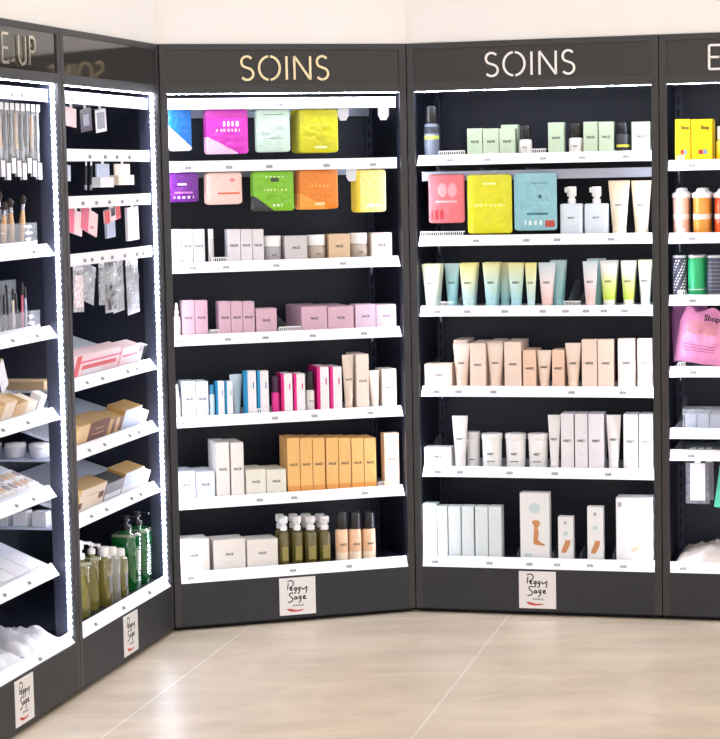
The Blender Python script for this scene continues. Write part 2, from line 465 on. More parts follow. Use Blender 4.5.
# C: two hook rails, four shelves, base
rail(uC, 2.006, [.09, .29, .48, .66, .83], [.10, .28, .45, .63, .78], flaps=(.735, .90))
rail(uC, 1.769, [.11, .27, .43, .66, .85], [.09, .26, .45, .64, .80], flaps=(.765,))
shelf(uC, 1.384, [.12, .25, .45, .72], comb=[(.20, .262)])
shelf(uC, 1.105, [.06, .25, .40, .59, .80], comb=[(.183, .22), (.46, .55)], dividers=[(.50, .07)])
shelf(uC, .789, [.06, .43, .59, .82], comb=[(.355, .385)])
shelf(uC, .470, [.06, .36, .50, .79], comb=[(.853, .882)], dividers=[(.8525, .13)])
shelf(uC, .187, [.07, .48, .71], v0=0)
# D
rl = MB().box(.034, W-.036, .100, .106, 1.715, 1.752, mat('brushed_grey_rail', (176, 180, 196), .35, metal=.4)).build('hook_rail', uD)
for x in (.11, .28, .46):
    MB().rod((x, .066, 1.757), (x, DEPTH-.005, 1.757), .0022, STEEL).build('hook', rl)
shelf(uD, 1.777, [.16, .31, .53, .68, .85], comb=[(.11, .215), (.48, .538)])
shelf(uD, 1.461, [.26, .46, .58, .79], comb=[(.03, .21)])
shelf(uD, 1.183, [.10, .22, .37, .52, .61, .69, .76, .84], comb=[(.108, .160), (.60, .665)], dividers=[(.1745, .09), (.615, .10), (.660, .08)])
shelf(uD, .865, [.09, .18, .32, .63, .83], dividers=[(.032, .10), (.798, .06)])
shelf(uD, .544, [.09, .18, .38, .56, .77], dividers=[(.032, .10), (.752, .06)])
shelf(uD, .187, [.08, .30, .46, .57, .70, .83], v0=0, dividers=[(.405, .06), (.545, .06), (.655, .05), (.785, .08)])
# E
for z in (1.737, 1.459, 1.221, .945): shelf(uE, z, [.12, .25, .42, .7], comb=[(.06, .09)])
shelf(uE, .706, [.7], dividers=[(.06, .10)])
shelf(uE, .621, [.11, .32, .6], dividers=[(.05, .03)])
shelf(uE, .185, [.08, .5], v0=0)
for x in (.12, .23, .40): MB().rod((x, .062, .612), (x, DEPTH-.005, .612), .0022, STEEL).build('hook', uE)
# B
rail(uB, 2.006, [.18, .48, .78], [.3, .48, .6])
rail(uB, 1.811, [.33, .48, .60, .73, .88], [.2, .33, .48, .60, .70])
rail(uB, 1.650, [.25, .38, .51, .64, .80], [.25, .38, .51, .64, .80])
rail(uB, 1.453, [.25, .32, .42, .52, .65, .78, .85], [.25, .32, .42, .52, .60, .70, .80])
TB = R(17.5)
for z in (1.026, .789, .555):
    shelf(uB, z, [.25, .40, .66, .76], kind='tray', tilt=TB, u0=.19)
    fb = MB().box(.03, W-.03, .10, DEPTH-.01, z+.004, z+.010, mat('under_board', (205, 215, 235), .4)).build('under_shelf', uB)
shelf(uB, .187, [.18, .46, .74], v0=0)
# A
rail(uA, 2.005, [.65, .73, .81, .90], [.60, .66, .72, .78, .84, .90])
shelf(uA, 1.498, [.5, .8]); shelf(uA, 1.224, [.4, .6, .8])
TA = R(23)
shelf(uA, .949, [.5, .7], kind='tray', tilt=TA)
shelf(uA, .689, [.62, .76], kind='tray', tilt=TA, v0=.045, u1=W-.05)
shelf(uA, .422, [.5, .7], kind='tray', tilt=TA, v0=.045, u1=W-.05)
shelf(uA, .180, [.66], v0=0)

# ------------------------------------------------------------------ product kinds
COL = {'grey': (222, 217, 220), 'grey2': (205, 198, 198), 'gold': (214, 184, 150), 'beige': (226, 208, 192), 'mauve': (210, 172, 186), 'mauve2': (216, 190, 206),
       'paleblue': (226, 234, 246), 'beige2': (232, 212, 196), 'cream': (240, 226, 212), 'cream2': (234, 230, 216), 'greige': (238, 232, 226), 'orange': (240, 188, 116),
       'peach': (246, 210, 178), 'sage': (190, 208, 180), 'blush': (244, 220, 204), 'blush2': (244, 208, 184), 'blush3': (246, 228, 222), 'white': (244, 240, 244),
       'white2': (238, 234, 240), 'mintwhite': (226, 235, 238), 'yellow': (250, 208, 0)}
def solid(n, col, rough=.45): return mat('print_'+n, col, rough, var=.025, scale=40)

def carton_mesh(w, h, d, spec):
    mb = MB(); k = spec[0]; hw = w/2
    if k.startswith('stripe'):
        a = solid('stripe_white', (240, 234, 236)); s = solid('turquoise', (0, 140, 190)) if k == 'stripe_blue' else solid('magenta', (222, 20, 130))
        mb.box(-hw, hw, 0, d, 0, h, a, bev=.0012)
        mb.box(-hw-.0003, -hw+w*.24, -.0003, d+.0003, .0004, h+.0003, s)
        mb.box(hw-w*.3, hw-w*.2, -.0004, 0, h*.6, h*.75, s)
        return mb
    if k.startswith('leg'):
        a = solid('leg_white', (240, 240, 242)); mb.box(-hw, hw, 0, d, 0, h, a, bev=.0012)
        skin = solid('leg_skin', (206, 140, 92)); sk2 = solid('leg_pale', (226, 204, 176)); pale = solid('pale_circle', (205, 222, 226))
        if k == 'leg_tall':
            mb.prism([(-.010*1+x, z) for x, z in ((-.002, h*.57), (.010, h*.60), (.028, h*.585), (.032, h*.54), (.022, h*.48), (.026, h*.40), (.022, h*.31), (.030, h*.275), (.050, h*.235), (.048, h*.215), (.024, h*.225), (.006, h*.235), (.004, h*.30), (.006, h*.40), (.008, h*.50))], -.0006, 0, skin)
            mb.prism([(.0+.022*math.cos(t*.4), h*.77+.022*math.sin(t*.4)) for t in range(16)], -.0006, 0, pale)
            mb.box(-hw*.7, -hw*.2, -.0006, 0, h*.05, h*.10, pale)
        elif k == 'leg_small':
            for o_ in (-.004, .006):
                mb.prism([(o_+x*1.1, .030+z) for x, z in ((-.012, 0), (-.004, .004), (.004, .02), (.010, .036), (.012, .052), (.004, .054), (-.002, .036), (-.010, .018))], -.0006-o_*.01, 0, skin)
            mb.prism([(.010*math.cos(t*.4), h*.62+.010*math.sin(t*.4)) for t in range(16)], -.0006, 0, pale)
            mb.box(-.006, .004, -.0006, 0, h*.84, h*.9, solid('grey_mark', (170, 170, 176)))
        else:
            mb.prism([(hw*.1+x*.95, h*.16+z) for x, z in ((-.022, .000), (.004, .006), (.030, .034), (.052, .062), (.066, .112), (.060, .120), (.040, .080), (.014, .038), (-.020, .010))], -.0006, 0, sk2)
            mb.box(-hw+.008, -hw+.022, -.0006, 0, h*.86, h*.93, solid('grey_mark', (170, 170, 176)))
        return mb
    c = solid(k, COL[k]); mb.box(-hw, hw, 0, d, 0, h, c, bev=.0012)
    dk = solid(k+'_shade', tuple(int(x*.93) for x in COL[k]))
    # tuck-flap seam on the lid, glued seam on the side
    mb.box(-hw+.002, hw-.002, .0012, .0020, h-.0002, h+.0003, dk)
    mb.box(hw*.35, hw*.75, -.0003, 0, h*.66, h*.672, dk) if w > .03 and h > .09 else None
    mb.box(-hw*.55, hw*.35, -.0003, 0, h*.30, h*.305, dk)
    mb.box(-hw*.40, hw*.40, -.0003, 0, h*.26, h*.265, dk)
    if k == 'orange': mb.box(-hw, hw, -.0002, d+.0002, .0004, h*.14, solid('orange_band', (232, 160, 80)))
    if k == 'yellow':
        mb.box(-hw-.0004, -hw, .002, d-.002, h*.05, h*.95, solid('brown_side', (70, 50, 30)))
        mb.box(-hw*.3, hw*.1, -.0004, 0, h*.2, h*.3, solid('redmark', (200, 60, 60))); mb.box(hw*.15, hw*.5, -.0004, 0, h*.2, h*.3, solid('bluemark', (120, 140, 200)))
    return mb

TUBES = {'t_paleblue': [(0, (200, 225, 238)), (1, (215, 234, 242))], 't_beige': [(0, (226, 204, 186)), (1, (236, 218, 204))], 't_cream': [(0, (240, 228, 214)), (1, (246, 238, 226))],
         't_creamy': [(0, (246, 232, 200)), (.5, (248, 234, 214)), (1, (246, 222, 190))], 't_whitegreen': [(0, (225, 242, 236)), (.5, (240, 244, 230)), (1, (226, 236, 190))],
         't_teal': [(0, (150, 206, 214)), (.6, (176, 222, 224)), (1, (206, 230, 230))], 't_yelgreen': [(0, (196, 230, 232)), (.5, (226, 236, 200)), (1, (236, 228, 140))],
         't_yelteal': [(0, (168, 220, 228)), (.5, (206, 232, 216)), (1, (234, 230, 160))], 't_pinkwhite': [(0, (244, 206, 200)), (.5, (240, 230, 232)), (1, (215, 230, 234))],
         't_whitelime': [(0, (196, 224, 60)), (.45, (226, 236, 150)), (.7, (242, 242, 226)), (1, (236, 240, 236))], 't_blush': [(0, (242, 214, 196)), (1, (248, 232, 220))],
         't_white': [(0, (240, 236, 238)), (1, (246, 242, 242))]}
def ell(rx, ry, z, n=20): return [(rx*math.cos(2*math.pi*i/n), ry*math.sin(2*math.pi*i/n), z) for i in range(n)]

def ring_bottle(mb, prof, m, **k): mb.lathe(prof, m, **k)

def make(kind, w, h, spec, d=None):
    """one product: origin at the middle of its front foot, front towards -y; returns its root object"""
    hw = w/2
    if kind == 'carton':
        d = d or max(.03, min(w*1.0, .06))
        root = carton_mesh(w, h, d, spec).build('carton')
        if len(spec) > 1 and spec[1]:
            t = spec[1]
            if t == 'gummy': link('lettering', text_mesh('Shop', .014, BLACKINK, .032), root, (w*.16, -.0006, h*.77))
            else:
                lw = min(.030, w*.66)
                link('lettering', text_mesh(t, lw*.30, INK, lw), root, (0, -.0004, h*(.5 if h > .07 else .42)))
        return root
    if kind == 'tube':
        root = link('tube', None); r0 = hw*.66; ch = h*.17
        rings = [ell(r0+(hw-r0)*t, r0*(1-t)+.0012*t if t < 1 else .0012, ch+(h-ch-.006)*t) for t in (0, .1, .25, .45, .65, .85, 1)] + [ell(hw, .0012, h)]
        mb = MB(); mb.loft([[(x, y+r0, z) for x, y, z in r] for r in rings], gradmat(spec[0], TUBES[spec[0]]))
        for i in range(5): mb.box(-hw*.96, hw*.96, r0-.0016, r0+.0016, h-.0055+i*.001, h-.0051+i*.001, gradmat(spec[0], TUBES[spec[0]]))
        body = mb.build('tube_body', root)
        c0 = tuple(min(255, x+8) for x in TUBES[spec[0]][0][1]) if spec[0] not in ('t_whitelime',) else (236, 240, 226)
        mb = MB(); mb.lathe([(r0*.93, 0), (r0*.97, .001), (r0*.97, ch-.002), (r0*.90, ch), (r0*.90, ch+.002)], solid('cap_'+spec[0], c0), y=r0)
        mb.build('cap', root)
        if len(spec) > 1 and spec[1]:
            zz = h*.54; t = (zz-ch)/(h-ch); lw = min(.026, w*.5); ry = r0*(1-t)
            slope = -math.atan2(r0, h-ch)
            link('lettering', text_mesh(spec[1], lw*.30, INK, lw), root, (0, r0-ry-.0022, zz), (slope, 0, 0))
        return root
    if kind == 'jar':
        root = link('jar', None); tint = (206, 200, 204) if spec[0] == 'gjar1' else (214, 196, 178)
        lh = h*.40; r = hw
        MB().lathe([(r*.9, 0), (r, .003), (r, h-lh-.004), (r*.86, h-lh-.001), (r*.86, h-lh+.004)], mat('jar_glass_'+spec[0], tint, .08, trans=.35, coat=.5), y=r).build('glass_body', root)
        MB().lathe([(r*.62, .004), (r*.64, h-lh-.006)], solid('jar_label_'+spec[0], (120, 112, 114)), y=r).build('inner_pot', root)
        MB().lathe([(r*.97, h-lh), (r*.99, h-lh+.001), (r*.99, h-.003), (r*.95, h), (r*.5, h+.0003)], WHITEP, y=r).build('lid', root)
        link('lettering', text_mesh('FACE', .006, INK, .02), root, (0, -.0012, (h-lh)*.42))
        return root
    if kind == 'tub':
        root = link('tub', None); lh = h*.17; r = hw
        MB().lathe([(r*.84, 0), (r*.88, .002), (r*.94, h-lh), (r*.9, h-lh+.002)], WHITEP, y=r).build('pot', root)
        mb = MB(); mb.lathe([(r*.98, h-lh+.001), (r, h-lh+.002), (r, h-.003), (r*.96, h), (r*.5, h)], WHITEP, y=r)
        mb.build('lid', root)
        if len(spec) > 1 and spec[1]: link('lettering', text_mesh(spec[1], .008, INK, .026), root, (0, r*.08, h*.40))
        mb = MB(); mb.box(-r*.4, r*.4, r*.10, r*.12, h*.2, h*.23, TAG); mb.build('small_print', root)
        return root
    if kind == 'tubjar':
        root = link('wax_jar', None); cc = {'peach': (246, 190, 168), 'amber': (238, 160, 60), 'redorange': (230, 80, 24)}[spec[0]]; r = hw
        MB().lathe([(r*.84, 0), (r*.88, .003), (r*.88, h*.80), (r*.8, h*.82)], mat('wax_'+spec[0], cc, .12, coat=.6, var=.12, scale=25), y=r).build('pot', root)
        MB().lathe([(r*.95, h*.79), (r, h*.80), (r, h*.88), (r*.9, h*.9), (r*.6, h*.93), (r*.5, h*.99), (r*.3, h)], WHITEP, y=r).build('lid', root)
        MB().lathe([(r*.885, h*.34), (r*.89, h*.35), (r*.89, h*.44), (r*.885, h*.45)], solid('jar_band', (246, 226, 214)), y=r, caps=False).build('label_band', root)
        return root
    if kind == 'can':
        root = link('can', None); r = hw; cc = {'green': (40, 176, 110), 'dark': (70, 74, 96), 'pattern': (64, 64, 82)}[spec[0]]
        mb = MB(); mb.lathe([(r*.96, 0), (r, .002), (r, h*.93), (r*.97, h*.94)], mat('can_'+spec[0], cc, .3), y=r)
        mb.build('can_body', root)
        if spec[0] != 'green':
            mb = MB(); n = 9 if spec[0] == 'dark' else 12
            for k in range(n):
                z = h*.08+k*h*.84/n
                if spec[0] == 'dark': mb.lathe([(r*1.004, z), (r*1.004, z+.003)], TAG, y=r, caps=False)
                else:
                    for j in range(14):
                        a = j*.45+k*.21
                        if (j*7+k*3) % 3: mb.add([(r*1.01*math.cos(a+p), r+r*1.01*math.sin(a+p), z+q) for p, q in ((0, 0), (.25, .002), (.28, .008), (.05, .006))], [[0, 1, 2, 3]], WHITEP)
            mb.build('printed_pattern', root)
        else:
            MB().lathe([(r*1.004, h*.18), (r*1.004, h*.20)], WHITEP, y=r, caps=False).build('printed_line', root)
        MB().lathe([(r*1.0, h*.94), (r*1.03, h*.945), (r*1.03, h-.002), (r, h), (r*.5, h)], mat('silver_lid', (214, 216, 222), .25, metal=.4), y=r).build('lid', root)
        return root
    if kind == 'stick':
        root = link('slim_bottle', None); r = hw
        MB().lathe([(r*.9, 0), (r, .002), (r, h*.68), (r*.9, h*.69)], solid('stick_silver', (200, 192, 190), .3), y=r).build('bottle_body', root)
        MB().lathe([(r*.92, h*.70), (r*.96, h*.71), (r*.96, h*.99), (r*.8, h)], mat('pale_cap', (228, 226, 228), .15), y=r).build('cap', root)
        return root
    if kind == 'dropper':
        root = link('dropper_bottle', None); r = hw; c = solid('drop_'+spec[0], (244, 240, 236) if spec[0] == 'white' else (240, 228, 214))
        MB().lathe([(r*.92, 0), (r, .002), (r, h*.52), (r*.8, h*.60), (r*.45, h*.63), (r*.45, h*.66)], c, y=r).build('bottle_body', root)
        MB().lathe([(r*.6, h*.66), (r*.6, h*.78), (r*.4, h*.79), (r*.42, h*.9), (r*.3, h*.98), (r*.1, h)], WHITEP, y=r).build('pipette_cap', root)
        return root
    if kind == 'cap_bottle':
        root = link('bottle', None); r = hw; s = spec[0]
        bc, cc, rt = {'paleblue_b': ((206, 226, 240), (60, 140, 180), .72), 'magenta_b': ((214, 50, 140), (60, 30, 60), .58), 'whiteblack_b': ((232, 226, 220), (24, 22, 26), .55),
                      'charcoal_b': ((52, 54, 62), (24, 24, 30), .64), 'yellow_b': ((250, 214, 20), (244, 240, 230), .62)}[s]
        MB().lathe([(r*.92, 0), (r, .002), (r, h*rt-.008), (r*.9, h*rt-.002), (r*.6, h*rt)], solid('btl_'+s, bc, .3), y=r).build('bottle_body', root)
        MB().lathe([(r*.84, h*rt), (r*.88, h*rt+.001), (r*.86, h-.003), (r*.78, h), (r*.3, h)], solid('cap_'+s, cc, .25), y=r).build('cap', root)
        if s == 'charcoal_b': MB().lathe([(r*1.004, h*.22), (r*1.004, h*.30)], solid('band_y', (216, 214, 60)), y=r, caps=False).build('label_band', root)
        if s == 'whiteblack_b': link('lettering', text_mesh('FACE', .006, INK, .018), root, (0, -.0008, h*.26))
        return root
    if kind == 'spray':
        root = link('spray_bottle', None); r = hw; s = spec[0]
        bc = (246, 202, 164) if s == 'peachblack' else (126, 136, 152)
        mb = MB(); mb.lathe([(r*.9, 0), (r, .003), (r, h*.62), (r*.86, h*.655), (r*.8, h*.66)], solid('sp_'+s, bc, .3), y=r)
        mb.build('bottle_body', root)
        if s == 'greylime':
            MB().lathe([(r*1.004, h*.36), (r*1.004, h*.43)], solid('band_lime', (196, 214, 90)), y=r, caps=False).build('label_band', root)
            MB().lathe([(r*1.004, h*.47), (r*1.004, h*.60)], solid('band_dark', (58, 62, 72)), y=r, caps=False).build('dark_band', root)
        else:
            link('lettering', text_mesh('FACE', .008, INK, .026), root, (0, -.001, h*.34))
            MB().lathe([(r*1.003, h*.02), (r*1.003, h*.20)], solid('band_pale', (250, 228, 206)), y=r, caps=False).build('label_band', root)
        mb = MB(); mb.lathe([(r*.90, h*.66), (r*.93, h*.665), (r*.90, h*.97), (r*.82, h), (r*.3, h)], BLACKP, y=r)
        for k in range(3): mb.lathe([(r*.875, h*(.69+k*.03)), (r*.875, h*(.70+k*.03))], BLACKP, y=r)
        mb.build('cap', root)
        return root
    if kind in ('pump', 'pump_sq'):
        root = link('pump_bottle', None); r = hw; s = spec[0]
        if s == 'olive': bm_ = mat('olive_glass', (112, 100, 48), .1, coat=.6, trans=.25, var=.1)
        else: bm_ = solid(s, (222, 232, 244), .35)
        if kind == 'pump':
            bt = .70
            MB().lathe([(r*.92, 0), (r, .004), (r, h*bt-.010), (r*.8, h*bt-.003), (r*.45, h*bt), (r*.42, h*(bt+.02))], bm_, y=r).build('bottle_body', root)
            MB().box(-r*.55, r*.55, -.0012, .004, h*.12, h*.40, mat('olive_label', (150, 138, 76), .5)).build('label', root)
            zc = bt+.02
        else:
            bt = .66
            MB().lathe([(.94, 0), (1, .003), (1, h*bt-.006), (.93, h*bt-.001), (.5, h*bt)], bm_, y=.026, n=32, sq=(.35, hw, .026)).build('bottle_body', root)
            link('lettering', text_mesh('BODY', .0065, INK, .026), root, (0, -.0006, h*.36)); zc = bt; r = .026
        rr = r*1.0 if kind == 'pump' else .024
        MB().lathe([(rr*.66, h*zc), (rr*.66, h*(zc+.09)), (rr*.5, h*(zc+.095)), (rr*.5, h*(zc+.10)), (rr*.5, h*(zc+.15))], WHITEP, y=r).build('collar', root)
        mb = MB(); hz = h*(zc+.14); ht = h-hz
        mb.lathe([(rr*.70, hz), (rr*.78, hz+ht*.06), (rr*.78, hz+ht*.94), (rr*.7, h)], WHITEP, y=r)
        if kind == 'pump': mb.box(-rr*.25, rr*.25, r-rr*1.35, r, hz+ht*.35, hz+ht*.85, WHITEP, bev=.001)
        else: mb.box(-rr*1.15, rr*.5, r-rr*.25, r+rr*.25, hz+ht*.40, hz+ht*.92, WHITEP, bev=.002)
        mb.build('pump_head', root)
        return root
    if kind == 'sachet':
        return sachet(w, h, spec[0])
    raise ValueError(kind)

SX = {  # base colour, list of (test, colour)
 'sx_blue': ((0, 104, 190), [(lambda x, z: z < .34-.52*x-.0 and True, (222, 226, 236))]),
 'sx_magenta': ((212, 48, 190), [(lambda x, z: z < .40-.50*(x+.5)*1.0, (238, 200, 232)), (lambda x, z: abs(x-.08) < .22 and .62 < z < .74 and math.sin(x*60) > -.3, (250, 226, 246)), (lambda x, z: abs(x) < .3 and .5 < z < .56 and math.sin(x*70) > 0, (250, 226, 246))]),
 'sx_mint': ((202, 228, 216), [(lambda x, z: abs(x) < .3 and .86 < z < .89, (130, 150, 146)), (lambda x, z: abs(x) < .3 and .3 < z < .32, (150, 170, 166))]),
 'sx_lime': ((206, 202, 10), [(lambda x, z: abs(x-.05) < .14 and .10 < z < .15, (246, 244, 170)), (lambda x, z: abs(x) < .3 and .62 < z < .66 and math.sin(x*60) > 0, (226, 226, 90))]),
 'sx_purple': ((104, 24, 134), [(lambda x, z: abs(x) < .32 and .12 < z < .2 and math.cos(x*38) > .1, (236, 216, 240)), (lambda x, z: abs(x) < .3 and .28 < z < .34, (196, 110, 200)), (lambda x, z: -.2 < x < .1 and .56 < z < .64, (226, 200, 232))]),
 'sx_pink': ((242, 200, 190), [(lambda x, z: -.2 < x < .42 and .31 < z < .37, (222, 96, 60)), (lambda x, z: (x-.22)**2+((z-.75)*1.3)**2 < .006, (226, 130, 140))]),
 'sx_green': ((120, 186, 20), [(lambda x, z: z < .34-.8*(x+.5)+.06, (44, 44, 48)), (lambda x, z: abs(x-.02) < .1 and .74 < z < .82, (40, 56, 20)), (lambda x, z: abs(x-.02) < .25 and .84 < z < .87 and math.sin(x*60) > 0, (230, 246, 200)), (lambda x, z: abs(x-.05) < .3 and .5 < z < .55 and math.sin(x*70) > 0, (200, 232, 140)), (lambda x, z: -.05 < x < .2 and .12 < z < .17 and math.cos(x*60) > 0, (240, 246, 230))]),
 'sx_orange': ((228, 128, 24), [(lambda x, z: z < .42-.55*(x+.5), (240, 160, 60)), (lambda x, z: abs(x-.02) < .12 and .1 < z < .17, (250, 214, 160)), (lambda x, z: abs(x) < .28 and .55 < z < .6 and math.sin(x*60) > 0, (246, 186, 110))]),
 'sx_yellow': ((246, 232, 140), [(lambda x, z: x < -.38, (240, 208, 40)), (lambda x, z: abs(x-.05) < .22 and .12 < z < .2, (250, 246, 214))]),
 'sx_coral': ((228, 110, 116), [(lambda x, z: -.42 < x < -.05 and .08 < z < .26 and math.sin(x*40) > -.4, (190, 40, 50)), (lambda x, z: (x+.1)**2*1.2+((z-.68))**2 < .02 or (x-.18)**2*1.2+((z-.68))**2 < .02, (240, 160, 166)), (lambda x, z: abs(x) < .3 and .42 < z < .46, (244, 180, 180))]),
 'sx_acid': ((224, 220, 0), [(lambda x, z: abs(x) < .35 and .46 < z < .50 and math.sin(x*60) > -.3, (244, 240, 130)), (lambda x, z: abs(x) < .15 and .82 < z < .86, (240, 240, 150))]),
 'sx_turq': ((142, 196, 208), [(lambda x, z: -.2 < x < .3 and .26 < z < .30, (50, 110, 130)), (lambda x, z: .22 < x < .44 and .06 < z < .17, (190, 70, 60)), (lambda x, z: -.25 < x < .18 and .1 < z < .17 and math.cos(x*50) > -.2, (240, 246, 246)), (lambda x, z: -.1 < x < .3 and .8 < z < .83, (90, 140, 156)), (lambda x, z: .08 < x < .16 and .56 < z < .62, (40, 90, 110))]),
}
def sachet(w, h, key, t=.012, name='sachet'):
    base, marks = SX[key]
    nx, nz = 40, 52; mb = MB()
    mm = [mat(key, base, .22, coat=.5, var=.06, scale=22)] + [mat(key+'_%d' % i, c, .3, coat=.3) for i, (f, c) in enumerate(marks)]
    def P(i, j, s):
        x = i/nx-.5; z = j/nz
        rc = .012; dz = min(z, 1-z)*h
        if dz < rc: x *= 1 - (1-math.sqrt(max(0, 1-((rc-dz)/rc)**2)))*rc/(w/2)
        b = max(0, (1-(2*x)**4))*max(0, 1-abs(2*z-1)**5)
        wr = (noise.noise(Vector((x*7+len(key), z*9, s*3)))*.0030+noise.noise(Vector((x*19, z*21+len(key), s)))*.0014)*b
        edge = 0 if z < .96 else 0
        return Vector((x*w, s*(t/2*b+.0006)+wr, z*h))
    grid = {}
    for s in (-1, 1):
        base_i = len(mb.v)
        vs = [P(i, j, s) for j in range(nz+1) for i in range(nx+1)]
        for m_ in mm: mb.m(m_)
        mb.v += [tuple(p) for p in vs]
        for j in range(nz):
            for i in range(nx):
                a = base_i+j*(nx+1)+i
                f = [a, a+1, a+nx+2, a+nx+1]
                k = 0
                if s < 0:
                    xc, zc = (i+.5)/nx-.5, (j+.5)/nz
                    for q, (fn, c) in enumerate(marks):
                        if fn(xc, zc): k = q+1
                mb.f.append(f); mb.mi.append(k); mb.sm.append(True)
    # close the rim and add the hang hole
    n1 = (nx+1)*(nz+1)
    rim = [j*(nx+1) for j in range(nz+1)] + [nz*(nx+1)+i for i in range(1, nx+1)] + [j*(nx+1)+nx for j in range(nz-1, -1, -1)] + [i for i in range(nx-1, 0, -1)]
    for a, b in zip(rim, rim[1:]+rim[:1]): mb.f.append([a, b, b+n1, a+n1]); mb.mi.append(0); mb.sm.append(False)
    root = mb.build('sachet')
    MB().box(-.010, .010, -.0022, -.0012, h-.020, h-.014, BLACKP).build('hang_hole', root)
    return root

